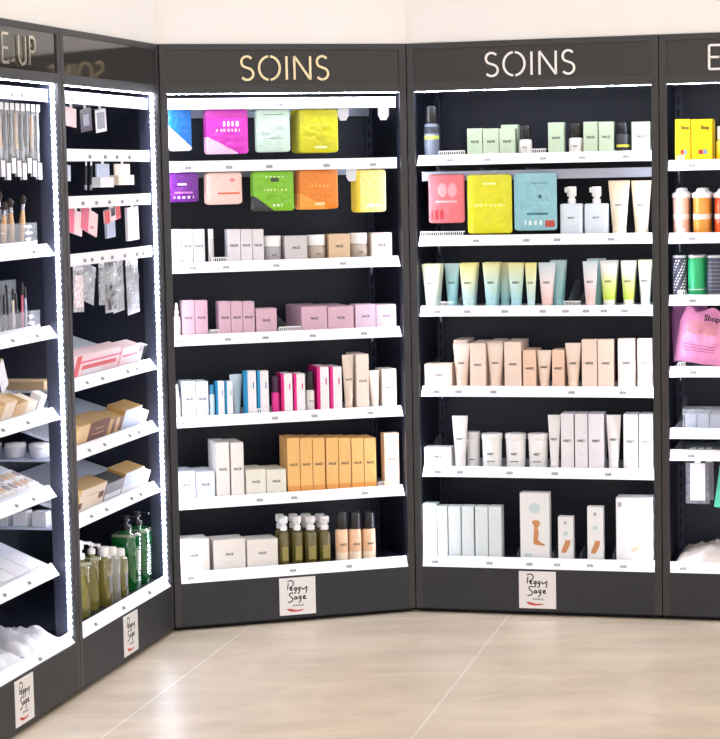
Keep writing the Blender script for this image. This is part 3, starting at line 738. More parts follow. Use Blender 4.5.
ROWS = [
    ('C1', 'sachet', 0.039, 0.1303, 1.85, 0.1584, 0.05, 'blue and white sheet mask sachet', ('sx_blue',), {}),
    ('C1', 'sachet', 0.1867, 0.352, 1.8356, 0.1709, 0.05, 'magenta sheet mask sachet', ('sx_magenta',), {'n': 3, 'gap': 0.004}),
    ('C1', 'sachet', 0.3838, 0.5194, 1.8403, 0.1644, 0.05, 'pale mint sheet mask sachet', ('sx_mint',), {'n': 2, 'gap': 0.004}),
    ('C1', 'sachet', 0.5555, 0.7131, 1.8354, 0.1674, 0.05, 'yellow-green sheet mask sachet', ('sx_lime',), {'n': 6, 'gap': 0.005}),
    ('C2', 'sachet', 0.0327, 0.1515, 1.6558, 0.1127, 0.05, 'purple sheet mask sachet', ('sx_purple',), {}),
    ('C2', 'sachet', 0.1827, 0.3226, 1.6444, 0.1211, 0.05, 'pale pink sheet mask sachet', ('sx_pink',), {'n': 3, 'gap': 0.004}),
    ('C2', 'sachet', 0.3659, 0.5298, 1.6127, 0.1544, 0.05, 'green and black sheet mask sachet', ('sx_green',), {'n': 3, 'gap': 0.004}),
    ('C2', 'sachet', 0.55, 0.708, 1.6161, 0.1534, 0.05, 'orange sheet mask sachet', ('sx_orange',), {'n': 4, 'gap': 0.004}),
    ('C2', 'sachet', 0.7812, 0.9046, 1.5992, 0.1663, 0.05, 'pale yellow sheet mask sachet', ('sx_yellow',), {'n': 4, 'gap': 0.004}),
    ('C3', 'carton', 0.0421, 0.084, 1.412, 0.1397, 0.075, 'silver grey carton', ('grey', 'FACE'), {}),
    ('C3', 'carton', 0.0851, 0.129, 1.412, 0.1385, 0.075, 'silver grey carton', ('grey', 'FACE'), {}),
    ('C3', 'carton', 0.1298, 0.1762, 1.412, 0.1373, 0.075, 'silver grey carton', ('grey', 'FACE'), {}),
    ('C3', 'stick', 0.19, 0.2137, 1.412, 0.1371, 0.075, 'slim silver tube with clear cap', ('silver',), {}),
    ('C3', 'carton', 0.2651, 0.3168, 1.412, 0.1336, 0.075, 'pale silver carton', ('grey', 'FACE'), {}),
    ('C3', 'carton', 0.318, 0.3635, 1.412, 0.1322, 0.075, 'pale silver carton', ('grey', 'FACE'), {}),
    ('C3', 'carton', 0.3646, 0.4107, 1.412, 0.131, 0.075, 'pale silver carton', ('grey', 'FACE'), {}),
    ('C3', 'jar', 0.4143, 0.4887, 1.412, 0.1032, 0.075, 'glass cream jar with white lid', ('gjar1',), {}),
    ('C3', 'carton', 0.4947, 0.5858, 1.412, 0.1015, 0.075, 'square grey carton', ('grey2', 'FACE'), {'d': 0.08}),
    ('C3', 'jar', 0.591, 0.6692, 1.412, 0.1022, 0.075, 'glass cream jar with white lid', ('gjar2',), {}),
    ('C3', 'carton', 0.6725, 0.7606, 1.412, 0.1037, 0.075, 'tan gold carton', ('gold', 'FACE'), {'d': 0.08}),
    ('C3', 'jar', 0.7647, 0.843, 1.412, 0.1052, 0.075, 'glass cream jar with white lid', ('gjar2',), {}),
    ('C3', 'carton', 0.848, 0.9342, 1.412, 0.104, 0.075, 'pale beige carton', ('beige', 'FACE'), {'d': 0.08}),
    ('C4', 'dropper', 0.0446, 0.0752, 1.133, 0.1355, 0.075, 'white serum dropper bottle', ('white',), {}),
    ('C4', 'carton', 0.078, 0.1284, 1.133, 0.1435, 0.075, 'tall mauve pink carton', ('mauve', 'FACE'), {'d': 0.045}),
    ('C4', 'carton', 0.1291, 0.1797, 1.133, 0.1416, 0.075, 'tall mauve pink carton', ('mauve', 'FACE'), {'d': 0.045}),
    ('C4', 'carton', 0.2239, 0.2708, 1.133, 0.1343, 0.075, 'mauve pink carton from the group of three', ('mauve', 'FACE'), {'d': 0.06}),
    ('C4', 'carton', 0.2716, 0.3187, 1.133, 0.1326, 0.075, 'mauve pink carton from the group of three', ('mauve', 'FACE'), {'d': 0.06}),
    ('C4', 'carton', 0.3194, 0.3666, 1.133, 0.1308, 0.075, 'mauve pink carton from the group of three', ('mauve', 'FACE'), {'d': 0.06}),
    ('C4', 'carton', 0.3711, 0.4555, 1.133, 0.1009, 0.075, 'small square mauve carton', ('mauve', 'FACE'), {'d': 0.07}),
    ('C4', 'carton', 0.5547, 0.6608, 1.133, 0.1014, 0.075, 'wide mauve jar carton', ('mauve', 'FACE'), {'d': 0.08, 'n': 3}),
    ('C4', 'carton', 0.6628, 0.7696, 1.133, 0.0973, 0.075, 'wide mauve jar carton', ('mauve', 'FACE'), {'d': 0.08, 'n': 3}),
    ('C4', 'carton', 0.7758, 0.8599, 1.133, 0.1014, 0.075, 'pale lilac jar carton', ('mauve2', 'FACE'), {'d': 0.08}),
    ('C4', 'carton', 0.8615, 0.946, 1.133, 0.0982, 0.075, 'pale lilac jar carton', ('mauve2', 'FACE'), {'d': 0.08}),
    ('C5', 'dropper', 0.0387, 0.067, 0.817, 0.1383, 0.075, 'pale cream dropper bottle', ('cream',), {}),
    ('C5', 'carton', 0.0691, 0.1235, 0.817, 0.1459, 0.075, 'white and pale blue carton', ('paleblue', 'FACE'), {'d': 0.045, 'n': 2}),
    ('C5', 'carton', 0.1243, 0.1738, 0.817, 0.1434, 0.075, 'white and pale blue carton', ('paleblue', 'FACE'), {'d': 0.045, 'n': 2}),
    ('C5', 'cap_bottle', 0.1787, 0.2002, 0.817, 0.1278, 0.075, 'slim pale blue bottle', ('paleblue_b',), {}),
    ('C5', 'carton', 0.2035, 0.2378, 0.817, 0.1407, 0.075, 'small carton with turquoise side stripe', ('stripe_blue', ''), {'d': 0.035}),
    ('C5', 'carton', 0.2401, 0.2713, 0.817, 0.139, 0.075, 'small carton with turquoise side stripe', ('stripe_blue', ''), {'d': 0.035}),
    ('C5', 'tube', 0.2723, 0.3245, 0.817, 0.1598, 0.12, 'pale blue tube', ('t_paleblue', ''), {}),
    ('C5', 'carton', 0.3198, 0.3659, 0.817, 0.1752, 0.075, 'tall carton with turquoise side stripe', ('stripe_blue', ''), {'d': 0.04}),
    ('C5', 'carton', 0.3699, 0.4162, 0.817, 0.1729, 0.075, 'tall carton with turquoise side stripe', ('stripe_blue', ''), {'d': 0.04}),
    ('C5', 'cap_bottle', 0.4293, 0.4616, 0.817, 0.1488, 0.075, 'magenta bottle with dark cap', ('magenta_b',), {}),
    ('C5', 'carton', 0.4666, 0.5124, 0.817, 0.1577, 0.075, 'short carton with magenta side stripe', ('stripe_mag', ''), {'d': 0.04, 'n': 2}),
    ('C5', 'carton', 0.5173, 0.5641, 0.817, 0.1553, 0.075, 'short carton with magenta side stripe', ('stripe_mag', ''), {'d': 0.04, 'n': 2}),
    ('C5', 'cap_bottle', 0.5703, 0.605, 0.817, 0.1618, 0.075, 'white bottle with black cap', ('whiteblack_b',), {}),
    ('C5', 'carton', 0.6134, 0.6618, 0.817, 0.1781, 0.075, 'tall carton with magenta side stripe', ('stripe_mag', ''), {'d': 0.04, 'n': 3}),
    ('C5', 'carton', 0.6667, 0.7148, 0.817, 0.1756, 0.075, 'tall carton with magenta side stripe', ('stripe_mag', ''), {'d': 0.04, 'n': 3}),
    ('C5', 'tube', 0.7207, 0.7702, 0.817, 0.22, 0.075, 'tall beige tube', ('t_beige', 'FACE'), {}),
    ('C5', 'carton', 0.7744, 0.8275, 0.817, 0.2203, 0.075, 'tall beige carton', ('beige2', 'FACE'), {'d': 0.045, 'n': 3}),
    ('C5', 'tube', 0.8297, 0.8767, 0.817, 0.1534, 0.075, 'cream tube', ('t_cream', ''), {}),
    ('C5', 'carton', 0.8809, 0.9415, 0.817, 0.1567, 0.075, 'short cream carton', ('cream', 'FACE'), {'d': 0.045, 'n': 2}),
    ('C6', 'carton', 0.0379, 0.113, 0.498, 0.1149, 0.075, 'wide pale blue carton', ('paleblue', 'FACE'), {'d': 0.07, 'n': 2}),
    ('C6', 'carton', 0.115, 0.1905, 0.498, 0.1102, 0.075, 'wide pale blue carton', ('paleblue', 'FACE'), {'d': 0.07, 'n': 2}),
    ('C6', 'carton', 0.196, 0.2507, 0.498, 0.2198, 0.075, 'tall white carton', ('greige', 'FACE'), {'d': 0.045, 'n': 3}),
    ('C6', 'carton', 0.2558, 0.308, 0.498, 0.2165, 0.075, 'tall white carton', ('greige', 'FACE'), {'d': 0.045, 'n': 3}),
    ('C6', 'carton', 0.3146, 0.3952, 0.498, 0.1058, 0.075, 'wide cream carton', ('cream2', 'FACE'), {'d': 0.07, 'n': 2}),
    ('C6', 'carton', 0.3972, 0.4783, 0.498, 0.1008, 0.075, 'wide cream carton', ('cream2', 'FACE'), {'d': 0.07, 'n': 2}),
    ('C6', 'carton', 0.4839, 0.5348, 0.498, 0.2215, 0.075, 'orange carton', ('orange', 'FACE'), {'d': 0.04, 'n': 3}),
    ('C6', 'carton', 0.536, 0.5864, 0.498, 0.2186, 0.075, 'orange carton', ('orange', 'FACE'), {'d': 0.04, 'n': 3}),
    ('C6', 'carton', 0.5875, 0.638, 0.498, 0.2157, 0.075, 'orange carton', ('orange', 'FACE'), {'d': 0.04, 'n': 3}),
    ('C6', 'carton', 0.6425, 0.6932, 0.498, 0.2126, 0.075, 'orange carton', ('orange', 'FACE'), {'d': 0.04, 'n': 3}),
    ('C6', 'carton', 0.6944, 0.7453, 0.498, 0.2097, 0.075, 'orange carton', ('orange', 'FACE'), {'d': 0.04, 'n': 3}),
    ('C6', 'carton', 0.7478, 0.7985, 0.498, 0.2067, 0.075, 'orange carton', ('orange', 'FACE'), {'d': 0.04, 'n': 3}),
    ('C6', 'carton', 0.7997, 0.8505, 0.498, 0.2038, 0.075, 'orange carton', ('orange', 'FACE'), {'d': 0.04, 'n': 3}),
    ('C6', 'carton', 0.8841, 0.947, 0.498, 0.2188, 0.075, 'peach carton', ('peach', 'FACE'), {'d': 0.045}),
    ('C7', 'carton', 0.0307, 0.1555, 0.2135, 0.1351, 0.05, 'large cube-shaped white carton', ('greige', 'FACE'), {'d': 0.11}),
    ('C7', 'carton', 0.1712, 0.2993, 0.2135, 0.125, 0.05, 'large cube-shaped white carton', ('greige', 'FACE'), {'d': 0.11}),
    ('C7', 'carton', 0.3052, 0.4304, 0.2135, 0.1157, 0.05, 'large cube-shaped white carton', ('greige', 'FACE'), {'d': 0.11}),
    ('C7', 'pump', 0.4387, 0.4826, 0.2135, 0.1986, 0.05, 'olive glass pump bottle', ('olive',), {'n': 2, 'gap': 0.015}),
    ('C7', 'pump', 0.4923, 0.5393, 0.2135, 0.1949, 0.05, 'olive glass pump bottle', ('olive',), {'n': 2, 'gap': 0.015}),
    ('C7', 'pump', 0.5445, 0.5986, 0.2135, 0.1911, 0.05, 'olive glass pump bottle', ('olive',), {'n': 2, 'gap': 0.015}),
    ('C7', 'pump', 0.6035, 0.6541, 0.2135, 0.1873, 0.05, 'olive glass pump bottle', ('olive',), {'n': 2, 'gap': 0.015}),
    ('C7', 'spray', 0.6728, 0.7257, 0.2135, 0.2006, 0.05, 'peach bottle with tall black cap', ('peachblack', 'FACE'), {}),
    ('C7', 'spray', 0.729, 0.7817, 0.2135, 0.1969, 0.05, 'peach bottle with tall black cap', ('peachblack', 'FACE'), {}),
    ('C7', 'spray', 0.7858, 0.8408, 0.2135, 0.193, 0.05, 'peach bottle with tall black cap', ('peachblack', 'FACE'), {}),
    ('D1', 'spray', 0.0448, 0.1053, 1.805, 0.2066, 0.075, 'grey aerosol bottle with black cap', ('greylime',), {}),
    ('D1', 'carton', 0.2227, 0.2846, 1.805, 0.1121, 0.075, 'sage green carton', ('sage', 'FACE'), {'d': 0.05}),
    ('D1', 'carton', 0.2865, 0.3493, 1.805, 0.1105, 0.075, 'sage green carton', ('sage', 'FACE'), {'d': 0.05}),
    ('D1', 'carton', 0.3513, 0.4134, 1.805, 0.1088, 0.075, 'sage green carton', ('sage', 'FACE'), {'d': 0.05}),
    ('D1', 'carton', 0.3445, 0.4124, 1.805, 0.1247, 0.15, 'sage green carton set behind others', ('sage', ''), {'d': 0.05}),
    ('D1', 'cap_bottle', 0.4246, 0.4766, 1.805, 0.1195, 0.075, 'short white bottle with black cap', ('whiteblack_b',), {}),
    ('D1', 'carton', 0.5434, 0.606, 1.805, 0.1271, 0.075, 'sage green carton', ('sage', 'FACE'), {'d': 0.05}),
    ('D1', 'cap_bottle', 0.6208, 0.6773, 1.805, 0.1232, 0.075, 'short white bottle with black cap', ('whiteblack_b',), {}),
    ('D1', 'carton', 0.6812, 0.7375, 1.805, 0.1263, 0.075, 'sage green carton', ('sage', 'FACE'), {'d': 0.05}),
    ('D1', 'carton', 0.7406, 0.7994, 1.805, 0.1247, 0.075, 'sage green carton', ('sage', 'FACE'), {'d': 0.05}),
    ('D1', 'cap_bottle', 0.804, 0.8599, 1.805, 0.1211, 0.075, 'charcoal bottle with yellow band and black cap', ('charcoal_b',), {}),
    ('D1', 'carton', 0.8676, 0.9397, 1.805, 0.1212, 0.075, 'sage green carton', ('sage', 'FACE'), {'d': 0.05}),
    ('D2', 'sachet', 0.0643, 0.2092, 1.5492, 0.1907, 0.075, 'coral red glossy sachet', ('sx_coral',), {'n': 2, 'gap': 0.004}),
    ('D2', 'sachet', 0.2218, 0.3991, 1.5056, 0.2308, 0.07, 'acid yellow glossy sachet', ('sx_acid',), {'n': 2, 'gap': 0.004}),
    ('D2', 'sachet', 0.4068, 0.5763, 1.5149, 0.2257, 0.072, 'pale turquoise glossy sachet', ('sx_turq',), {'n': 2, 'gap': 0.004}),
    ('D2', 'pump_sq', 0.5851, 0.6751, 1.489, 0.1945, 0.075, 'pale blue pump dispenser', ('paleblue_p', 'BODY'), {}),
    ('D2', 'pump_sq', 0.6801, 0.7743, 1.489, 0.1927, 0.075, 'pale blue pump dispenser', ('paleblue_p', 'BODY'), {}),
    ('D2', 'tube', 0.7724, 0.8568, 1.489, 0.2142, 0.075, 'large cream tube', ('t_creamy', 'BODY'), {}),
    ('D2', 'tube', 0.8606, 0.9415, 1.489, 0.2125, 0.075, 'large cream tube', ('t_creamy', 'BODY'), {}),
    ('D3', 'tube', 0.0255, 0.1054, 1.211, 0.1758, 0.075, 'white and green tube', ('t_whitegreen', 'BODY'), {'n': 2}),
    ('D3', 'tube', 0.1072, 0.1702, 1.211, 0.1757, 0.13, 'teal tube behind a yellow one', ('t_teal', 'BODY'), {}),
    ('D3', 'tube', 0.1786, 0.2506, 1.211, 0.1783, 0.075, 'yellow and green tube', ('t_yelgreen', 'BODY'), {'n': 2}),
    ('D3', 'tube', 0.2719, 0.3419, 1.211, 0.1797, 0.075, 'aqua tube with yellow top', ('t_yelteal', 'BODY'), {'n': 2}),
    ('D3', 'tube', 0.3223, 0.3826, 1.211, 0.1765, 0.138, 'aqua tube tucked between others', ('t_yelteal', ''), {}),
    ('D3', 'tube', 0.3738, 0.4406, 1.211, 0.1787, 0.075, 'yellow and aqua tube', ('t_yelteal', 'BODY'), {}),
    ('D3', 'tube', 0.4426, 0.4909, 1.211, 0.1781, 0.075, 'green tinted tube', ('t_yelgreen', 'BODY'), {}),
    ('D3', 'tube', 0.4949, 0.564, 1.211, 0.1775, 0.075, 'white tube with pink base', ('t_pinkwhite', 'BODY'), {}),
    ('D3', 'tube', 0.5316, 0.5951, 1.211, 0.1834, 0.13, 'pale teal tube behind pink-based one', ('t_teal', ''), {'n': 2}),
    ('D3', 'tube', 0.6701, 0.7299, 1.211, 0.1805, 0.075, 'white and pink tube', ('t_pinkwhite', 'BODY'), {}),
    ('D3', 'tube', 0.6766, 0.7474, 1.211, 0.1873, 0.14, 'pale teal tube in the back row', ('t_teal', ''), {'n': 2}),
    ('D3', 'tube', 0.7377, 0.8065, 1.211, 0.1825, 0.075, 'white and lime tube', ('t_whitelime', 'BODY'), {'n': 2}),
    ('D3', 'tube', 0.8182, 0.8782, 1.211, 0.1817, 0.075, 'lime tube with white top', ('t_whitelime', 'BODY'), {'n': 2}),
    ('D3', 'tube', 0.886, 0.94, 1.211, 0.1841, 0.075, 'pale lime tube', ('t_whitegreen', 'BODY'), {'n': 2}),
    ('D4', 'carton', 0.0352, 0.1471, 0.893, 0.0969, 0.075, 'low wide pale pink carton', ('blush', 'HANDS'), {'d': 0.07}),
    ('D4', 'tube', 0.1477, 0.2177, 0.893, 0.1787, 0.075, 'tall blush tube', ('t_blush', 'HANDS'), {}),
    ('D4', 'carton', 0.2197, 0.2842, 0.893, 0.1794, 0.075, 'tall blush carton', ('blush', 'HANDS'), {'d': 0.045, 'n': 4}),
    ('D4', 'carton', 0.1405, 0.1977, 0.893, 0.1866, 0.15, 'blush carton behind the first tall tube', ('blush', ''), {'d': 0.045, 'n': 3}),
    ('D4', 'tube', 0.2862, 0.3532, 0.893, 0.1794, 0.075, 'tall blush tube', ('t_blush', 'HANDS'), {}),
    ('D4', 'carton', 0.3585, 0.4264, 0.893, 0.1845, 0.075, 'tall blush carton', ('blush', 'HANDS'), {'d': 0.045, 'n': 4}),
    ('D4', 'carton', 0.283, 0.3397, 0.893, 0.1825, 0.15, 'blush carton behind the second tall tube', ('blush', ''), {'d': 0.045, 'n': 3}),
    ('D4', 'carton', 0.4329, 0.4847, 0.893, 0.1517, 0.075, 'short peach pink carton', ('blush2', 'HANDS'), {'d': 0.045, 'n': 3}),
    ('D4', 'tube', 0.4858, 0.5442, 0.893, 0.1509, 0.075, 'short blush tube', ('t_blush', 'HANDS'), {}),
    ('D4', 'carton', 0.5481, 0.5967, 0.893, 0.1529, 0.075, 'short peach pink carton', ('blush2', 'HANDS'), {'d': 0.045, 'n': 2}),
    ('D4', 'tube', 0.5977, 0.6615, 0.893, 0.1793, 0.075, 'tall blush tube', ('t_blush', 'HANDS'), {}),
    ('D4', 'carton', 0.6655, 0.7255, 0.893, 0.1937, 0.075, 'tall blush carton', ('blush', 'HANDS'), {'d': 0.045}),
    ('D4', 'carton', 0.7279, 0.7912, 0.893, 0.1937, 0.075, 'tall blush carton', ('blush', 'HANDS'), {'d': 0.045}),
    ('D4', 'carton', 0.8068, 0.8749, 0.893, 0.1967, 0.075, 'tall pinkish white carton', ('blush3', 'HANDS'), {'d': 0.045}),
    ('D4', 'carton', 0.8826, 0.9415, 0.893, 0.1966, 0.075, 'tall pinkish white carton', ('blush3', 'HANDS'), {'d': 0.045}),
    ('D5', 'carton', 0.0271, 0.1394, 0.572, 0.0829, 0.075, 'low wide white carton', ('white', 'FEET'), {'d': 0.07}),
    ('D5', 'tube', 0.1393, 0.2047, 0.572, 0.2091, 0.075, 'tall white tube', ('t_white', 'FEET'), {}),
    ('D5', 'tub', 0.1838, 0.244, 0.572, 0.139, 0.12, 'white tub set back behind a tube', ('white', ''), {}),
    ('D5', 'tub', 0.2547, 0.3402, 0.572, 0.1374, 0.075, 'white tub with screw lid', ('white', 'FEET'), {}),
    ('D5', 'tub', 0.3495, 0.4357, 0.572, 0.1384, 0.075, 'white tub with screw lid', ('white', 'FEET'), {}),
    ('D5', 'tub', 0.4413, 0.525, 0.572, 0.1393, 0.075, 'white tub with screw lid', ('white', 'FEET'), {}),
    ('D5', 'tube', 0.5259, 0.5779, 0.572, 0.2161, 0.075, 'tall white tube', ('t_white', 'FEET'), {}),
    ('D5', 'carton', 0.5796, 0.631, 0.572, 0.2225, 0.075, 'tall white carton', ('white2', 'FEET'), {'d': 0.045, 'n': 2}),
    ('D5', 'carton', 0.635, 0.6854, 0.572, 0.2229, 0.075, 'tall white carton', ('white2', 'FEET'), {'d': 0.045, 'n': 2}),
    ('D5', 'carton', 0.6886, 0.7491, 0.572, 0.2234, 0.075, 'tall white carton', ('white2', 'FEET'), {'d': 0.045, 'n': 2}),
    ('D5', 'tube', 0.7558, 0.8157, 0.572, 0.218, 0.075, 'tall white tube', ('t_white', 'FEET'), {}),
    ('D5', 'carton', 0.8255, 0.8828, 0.572, 0.2217, 0.075, 'tall white carton', ('white2', 'FEET'), {'d': 0.045, 'n': 2}),
    ('D5', 'carton', 0.8867, 0.9411, 0.572, 0.2221, 0.075, 'tall white carton', ('white2', 'FEET'), {'d': 0.045, 'n': 2}),
    ('D6', 'carton', 0.0231, 0.0805, 0.2135, 0.2167, 0.05, 'white depilatory carton with pale green tint', ('mintwhite', ''), {'d': 0.06}),
    ('D6', 'carton', 0.0824, 0.1245, 0.2135, 0.2076, 0.05, 'white depilatory carton with pale green tint', ('mintwhite', ''), {'d': 0.06}),
    ('D6', 'carton', 0.1273, 0.1782, 0.2135, 0.2085, 0.05, 'white depilatory carton with pale green tint', ('mintwhite', ''), {'d': 0.06}),
    ('D6', 'carton', 0.1815, 0.231, 0.2135, 0.2095, 0.05, 'white depilatory carton with pale green tint', ('mintwhite', ''), {'d': 0.06}),
    ('D6', 'carton', 0.2358, 0.2876, 0.2135, 0.2094, 0.05, 'white depilatory carton with pale green tint', ('mintwhite', ''), {'d': 0.06}),
    ('D6', 'carton', 0.29, 0.3425, 0.2135, 0.2104, 0.05, 'white depilatory carton with pale green tint', ('mintwhite', ''), {'d': 0.06}),
    ('D6', 'carton', 0.4168, 0.5345, 0.2135, 0.2692, 0.05, 'tall white carton showing a tanned leg', ('leg_tall', ''), {'d': 0.05}),
    ('D6', 'carton', 0.5677, 0.6284, 0.2135, 0.1752, 0.05, 'short slim carton showing a pair of legs', ('leg_small', ''), {'d': 0.045}),
    ('D6', 'carton', 0.6836, 0.7469, 0.2135, 0.2171, 0.05, 'slim medium carton showing a pair of legs', ('leg_small', ''), {'d': 0.045}),
    ('D6', 'carton', 0.7969, 0.9412, 0.2135, 0.2555, 0.05, 'wide white carton with pale legs picture', ('leg_wide', ''), {'d': 0.09}),
    ('E1', 'carton', 0.0528, 0.1121, 1.765, 0.1668, 0.075, 'yellow carton', ('yellow', 'gummy'), {'d': 0.07, 'n': 2}),
    ('E1', 'carton', 0.1144, 0.1942, 1.765, 0.1649, 0.075, 'yellow carton', ('yellow', 'gummy'), {'d': 0.07, 'n': 2}),
    ('E1', 'cap_bottle', 0.2062, 0.2608, 1.765, 0.1371, 0.075, 'yellow bottle with white cap', ('yellow_b',), {}),
    ('E2', 'tubjar', 0.0357, 0.1055, 1.487, 0.1829, 0.075, 'peach wax jar with white lid', ('peach',), {'n': 2}),
    ('E2', 'tubjar', 0.112, 0.1879, 1.487, 0.1814, 0.075, 'amber wax jar with white lid', ('amber',), {'n': 2}),
    ('E2', 'tubjar', 0.1928, 0.271, 1.487, 0.1799, 0.075, 'red-orange wax jar with white lid', ('redorange',), {'n': 2}),
    ('E3', 'can', 0.0378, 0.0914, 1.249, 0.1621, 0.075, 'black and white patterned can', ('pattern',), {}),
    ('E3', 'can', 0.0952, 0.1619, 1.249, 0.1614, 0.075, 'green can', ('green',), {'n': 2}),
    ('E3', 'can', 0.1676, 0.2321, 1.249, 0.1607, 0.075, 'dark striped can', ('dark',), {}),
]

ORD = ['first', 'second', 'third', 'fourth', 'fifth', 'sixth', 'seventh']
LEVEL = {'C': ['top rail', 'second rail', 'third level', 'fourth level', 'fifth level', 'sixth level', 'bottom shelf'],
         'D': ['top shelf', 'second shelf', 'third shelf', 'fourth shelf', 'fifth shelf', 'bottom shelf'],
         'E': ['top shelf', 'second shelf', 'third shelf', 'fourth shelf', 'fifth shelf', 'sixth shelf', 'bottom shelf']}
CAT = {'carton': 'carton', 'tube': 'tube', 'jar': 'cream jar', 'tub': 'cream tub', 'tubjar': 'wax jar', 'can': 'can', 'stick': 'bottle', 'dropper': 'dropper bottle',
       'cap_bottle': 'bottle', 'spray': 'bottle', 'pump': 'pump bottle', 'pump_sq': 'pump bottle', 'sachet': 'sachet'}
count = {}
for r in ROWS: count[(r[0], r[7])] = count.get((r[0], r[7]), 0)+1
seen = {}
for (lv, kind, u0, u1, z, h, v0, phrase, spec, opt) in ROWS:
    b = lv[0]; key = (lv, phrase); i = seen.get(key, 0); seen[key] = i+1; n = count[key]
    where = LEVEL[b][int(lv[1])-1] + ', ' + UNAME[b]
    if n == 1: lab = phrase
    elif i == 0: lab = 'leftmost ' + phrase
    elif i == n-1: lab = 'rightmost ' + phrase
    else: lab = ORD[i] + ' ' + phrase + ' from left'
    w = u1-u0-.0012; d = opt.get('d')
    o = make(kind, w, h, spec, d)
    if d is None: d = {'carton': max(.03, min(w, .06)), 'tube': w*.66, 'sachet': .013, 'pump_sq': .052}.get(kind, w)
    place_v = v0
    put(o, b, (u0+u1)/2, place_v, z)
    grp = None
    if n > 1 or opt.get('n', 1) > 1: grp = phrase + 's, ' + where
    tag(o, lab + ', ' + where, CAT[kind], grp)
    gap = opt.get('gap', .002)
    for k in range(1, opt.get('n', 1)):
        if kind == 'sachet' and spec[0] in ('sx_coral', 'sx_acid', 'sx_turq'): pass
        c = copy_tree(o)
        vv = place_v + k*(d+gap)
        if vv + d > DEPTH-.014: 
            bpy.data.objects.remove(c); continue
        du = random.uniform(-.0015, .0015) if kind != 'sachet' else -.0015*k+random.uniform(-.001, .001)
        put(c, b, (u0+u1)/2+(du if kind == 'sachet' else 0), vv, z - (.0 if kind != 'sachet' else random.uniform(0, .002)))
        row = ORD[k] + ' one back'
        if n == 1: l2 = phrase + ', ' + row
        else: l2 = ('leftmost ' if i == 0 else 'rightmost ' if i == n-1 else ORD[i]+' ') + phrase + ('' if i in (0, n-1) else ' from left') + ', ' + row
        tag(c, l2 + ', ' + where, CAT[kind], grp)

# ------------------------------------------------------------------ make-up units on the left
NB = 'narrow left unit'; MU = 'far left makeup unit'
def thing_box(name, b, u0, u1, v, z, h, d, front, top, lab, cat, grp=None, pitch=0, roll=0, decals=(), yaw=0, seam=True):
    """small carton with differently printed front and top"""
    w = u1-u0; mb = MB()
    mb.box(-w/2, w/2, 0, d, 0, h, top, bev=.0012)
    mb.box(-w/2+.0012, w/2-.0012, -.0005, .0005, .0012, h-.0012, front)
    for x0, x1, z0, z1, m in decals: mb.box(-w/2+w*x0, -w/2+w*x1, -.0009, 0, h*z0, h*z1, m)
    if seam: mb.box(-w/2+.002, w/2-.002, .003, .0036, h-.0004, h+.0004, front)
    o = mb.build(name); put(o, b, (u0+u1)/2, v, z, yaw)
    (x, y), a = UNITS[b]
    o.rotation_mode = 'XYZ'
    o.matrix_world = Matrix.Translation(at(b, (u0+u1)/2, v, z)) @ Matrix.Rotation(a+yaw, 4, 'Z') @ Matrix.Rotation(pitch, 4, 'X') @ Matrix.Rotation(roll, 4, 'Y')
    return tag(o, lab, cat, grp)
def pose(o, b, u, v, z, pitch=0, roll=0, yaw=0):
    o.matrix_world = Matrix.Translation(at(b, u, v, z)) @ Matrix.Rotation(UNITS[b][1]+yaw, 4, 'Z') @ Matrix.Rotation(pitch, 4, 'X') @ Matrix.Rotation(roll, 4, 'Y')
    return o
WH = solid('box_white', (238, 236, 242)); PKW = solid('box_pinkwhite', (244, 214, 218)); PK = solid('box_pink', (232, 110, 140)); RDP = solid('box_redpink', (226, 92, 96))
BRN = solid('box_brown', (112, 66, 54)); GLD = mat('box_gold', (206, 168, 106), .3, metal=.25); TAN = solid('box_tan', (226, 192, 146)); CRM = solid('box_cream', (240, 224, 206))
BLK = solid('box_black', (30, 28, 34), .3); BLW = solid('box_bluewhite', (196, 206, 228)); GRY = solid('box_grey', (150, 152, 164))

def hang_card(b, u0, u1, z0, z1, front, lab, grp=None, roll=0, decals=(), v=.06, d=.006, box=None, back=None):
    """flat card hanging from a hook by its tab, pivot at the tab"""
    w = u1-u0; h = z1-z0
    root = link('hanging_card', None)
    mb = MB(); mb.box(-w/2, w/2, 0, d, -h, 0, back or front, bev=.0008)
    mb.box(-w/2+.001, w/2-.001, -.0004, .0004, -h+.001, -.001, front)
    for x0, x1, a0, a1, m in decals: mb.box(-w/2+w*x0, -w/2+w*x1, -.0008, 0, -h+h*a0, -h+h*a1, m)
    mb.build('card', root)
    MB().box(-.012, .012, .001, .003, -.004, .018, WHITEP).build('hang_tab', root)
    if box: MB().box(-w/2, w/2+.01, -.012, .022, -h-.036, -h+.0, box, bev=.001).build('box', root)
    pose(root, b, (u0+u1)/2, v, z1, 0, roll)
    return tag(root, lab, 'packaged item', grp)
# first rail
hang_card('B', .19, .28, 1.930, 1.995, PKW, 'small pinkish white card hanging from top rail, narrow left unit', roll=R(4))
hang_card('B', .31, .42, 1.915, 1.995, BLK, 'black case with grey window hanging in middle of top rail, narrow left unit', d=.03, roll=R(-6), decals=[(.25, .75, .25, .75, GRY)])
hang_card('B', .455, .565, 1.915, 1.998, WH, 'black-sided case with white face hanging rightmost on top rail, narrow left unit', d=.035, back=BLK, roll=R(-5), decals=[(.15, .85, .15, .85, GRY)])
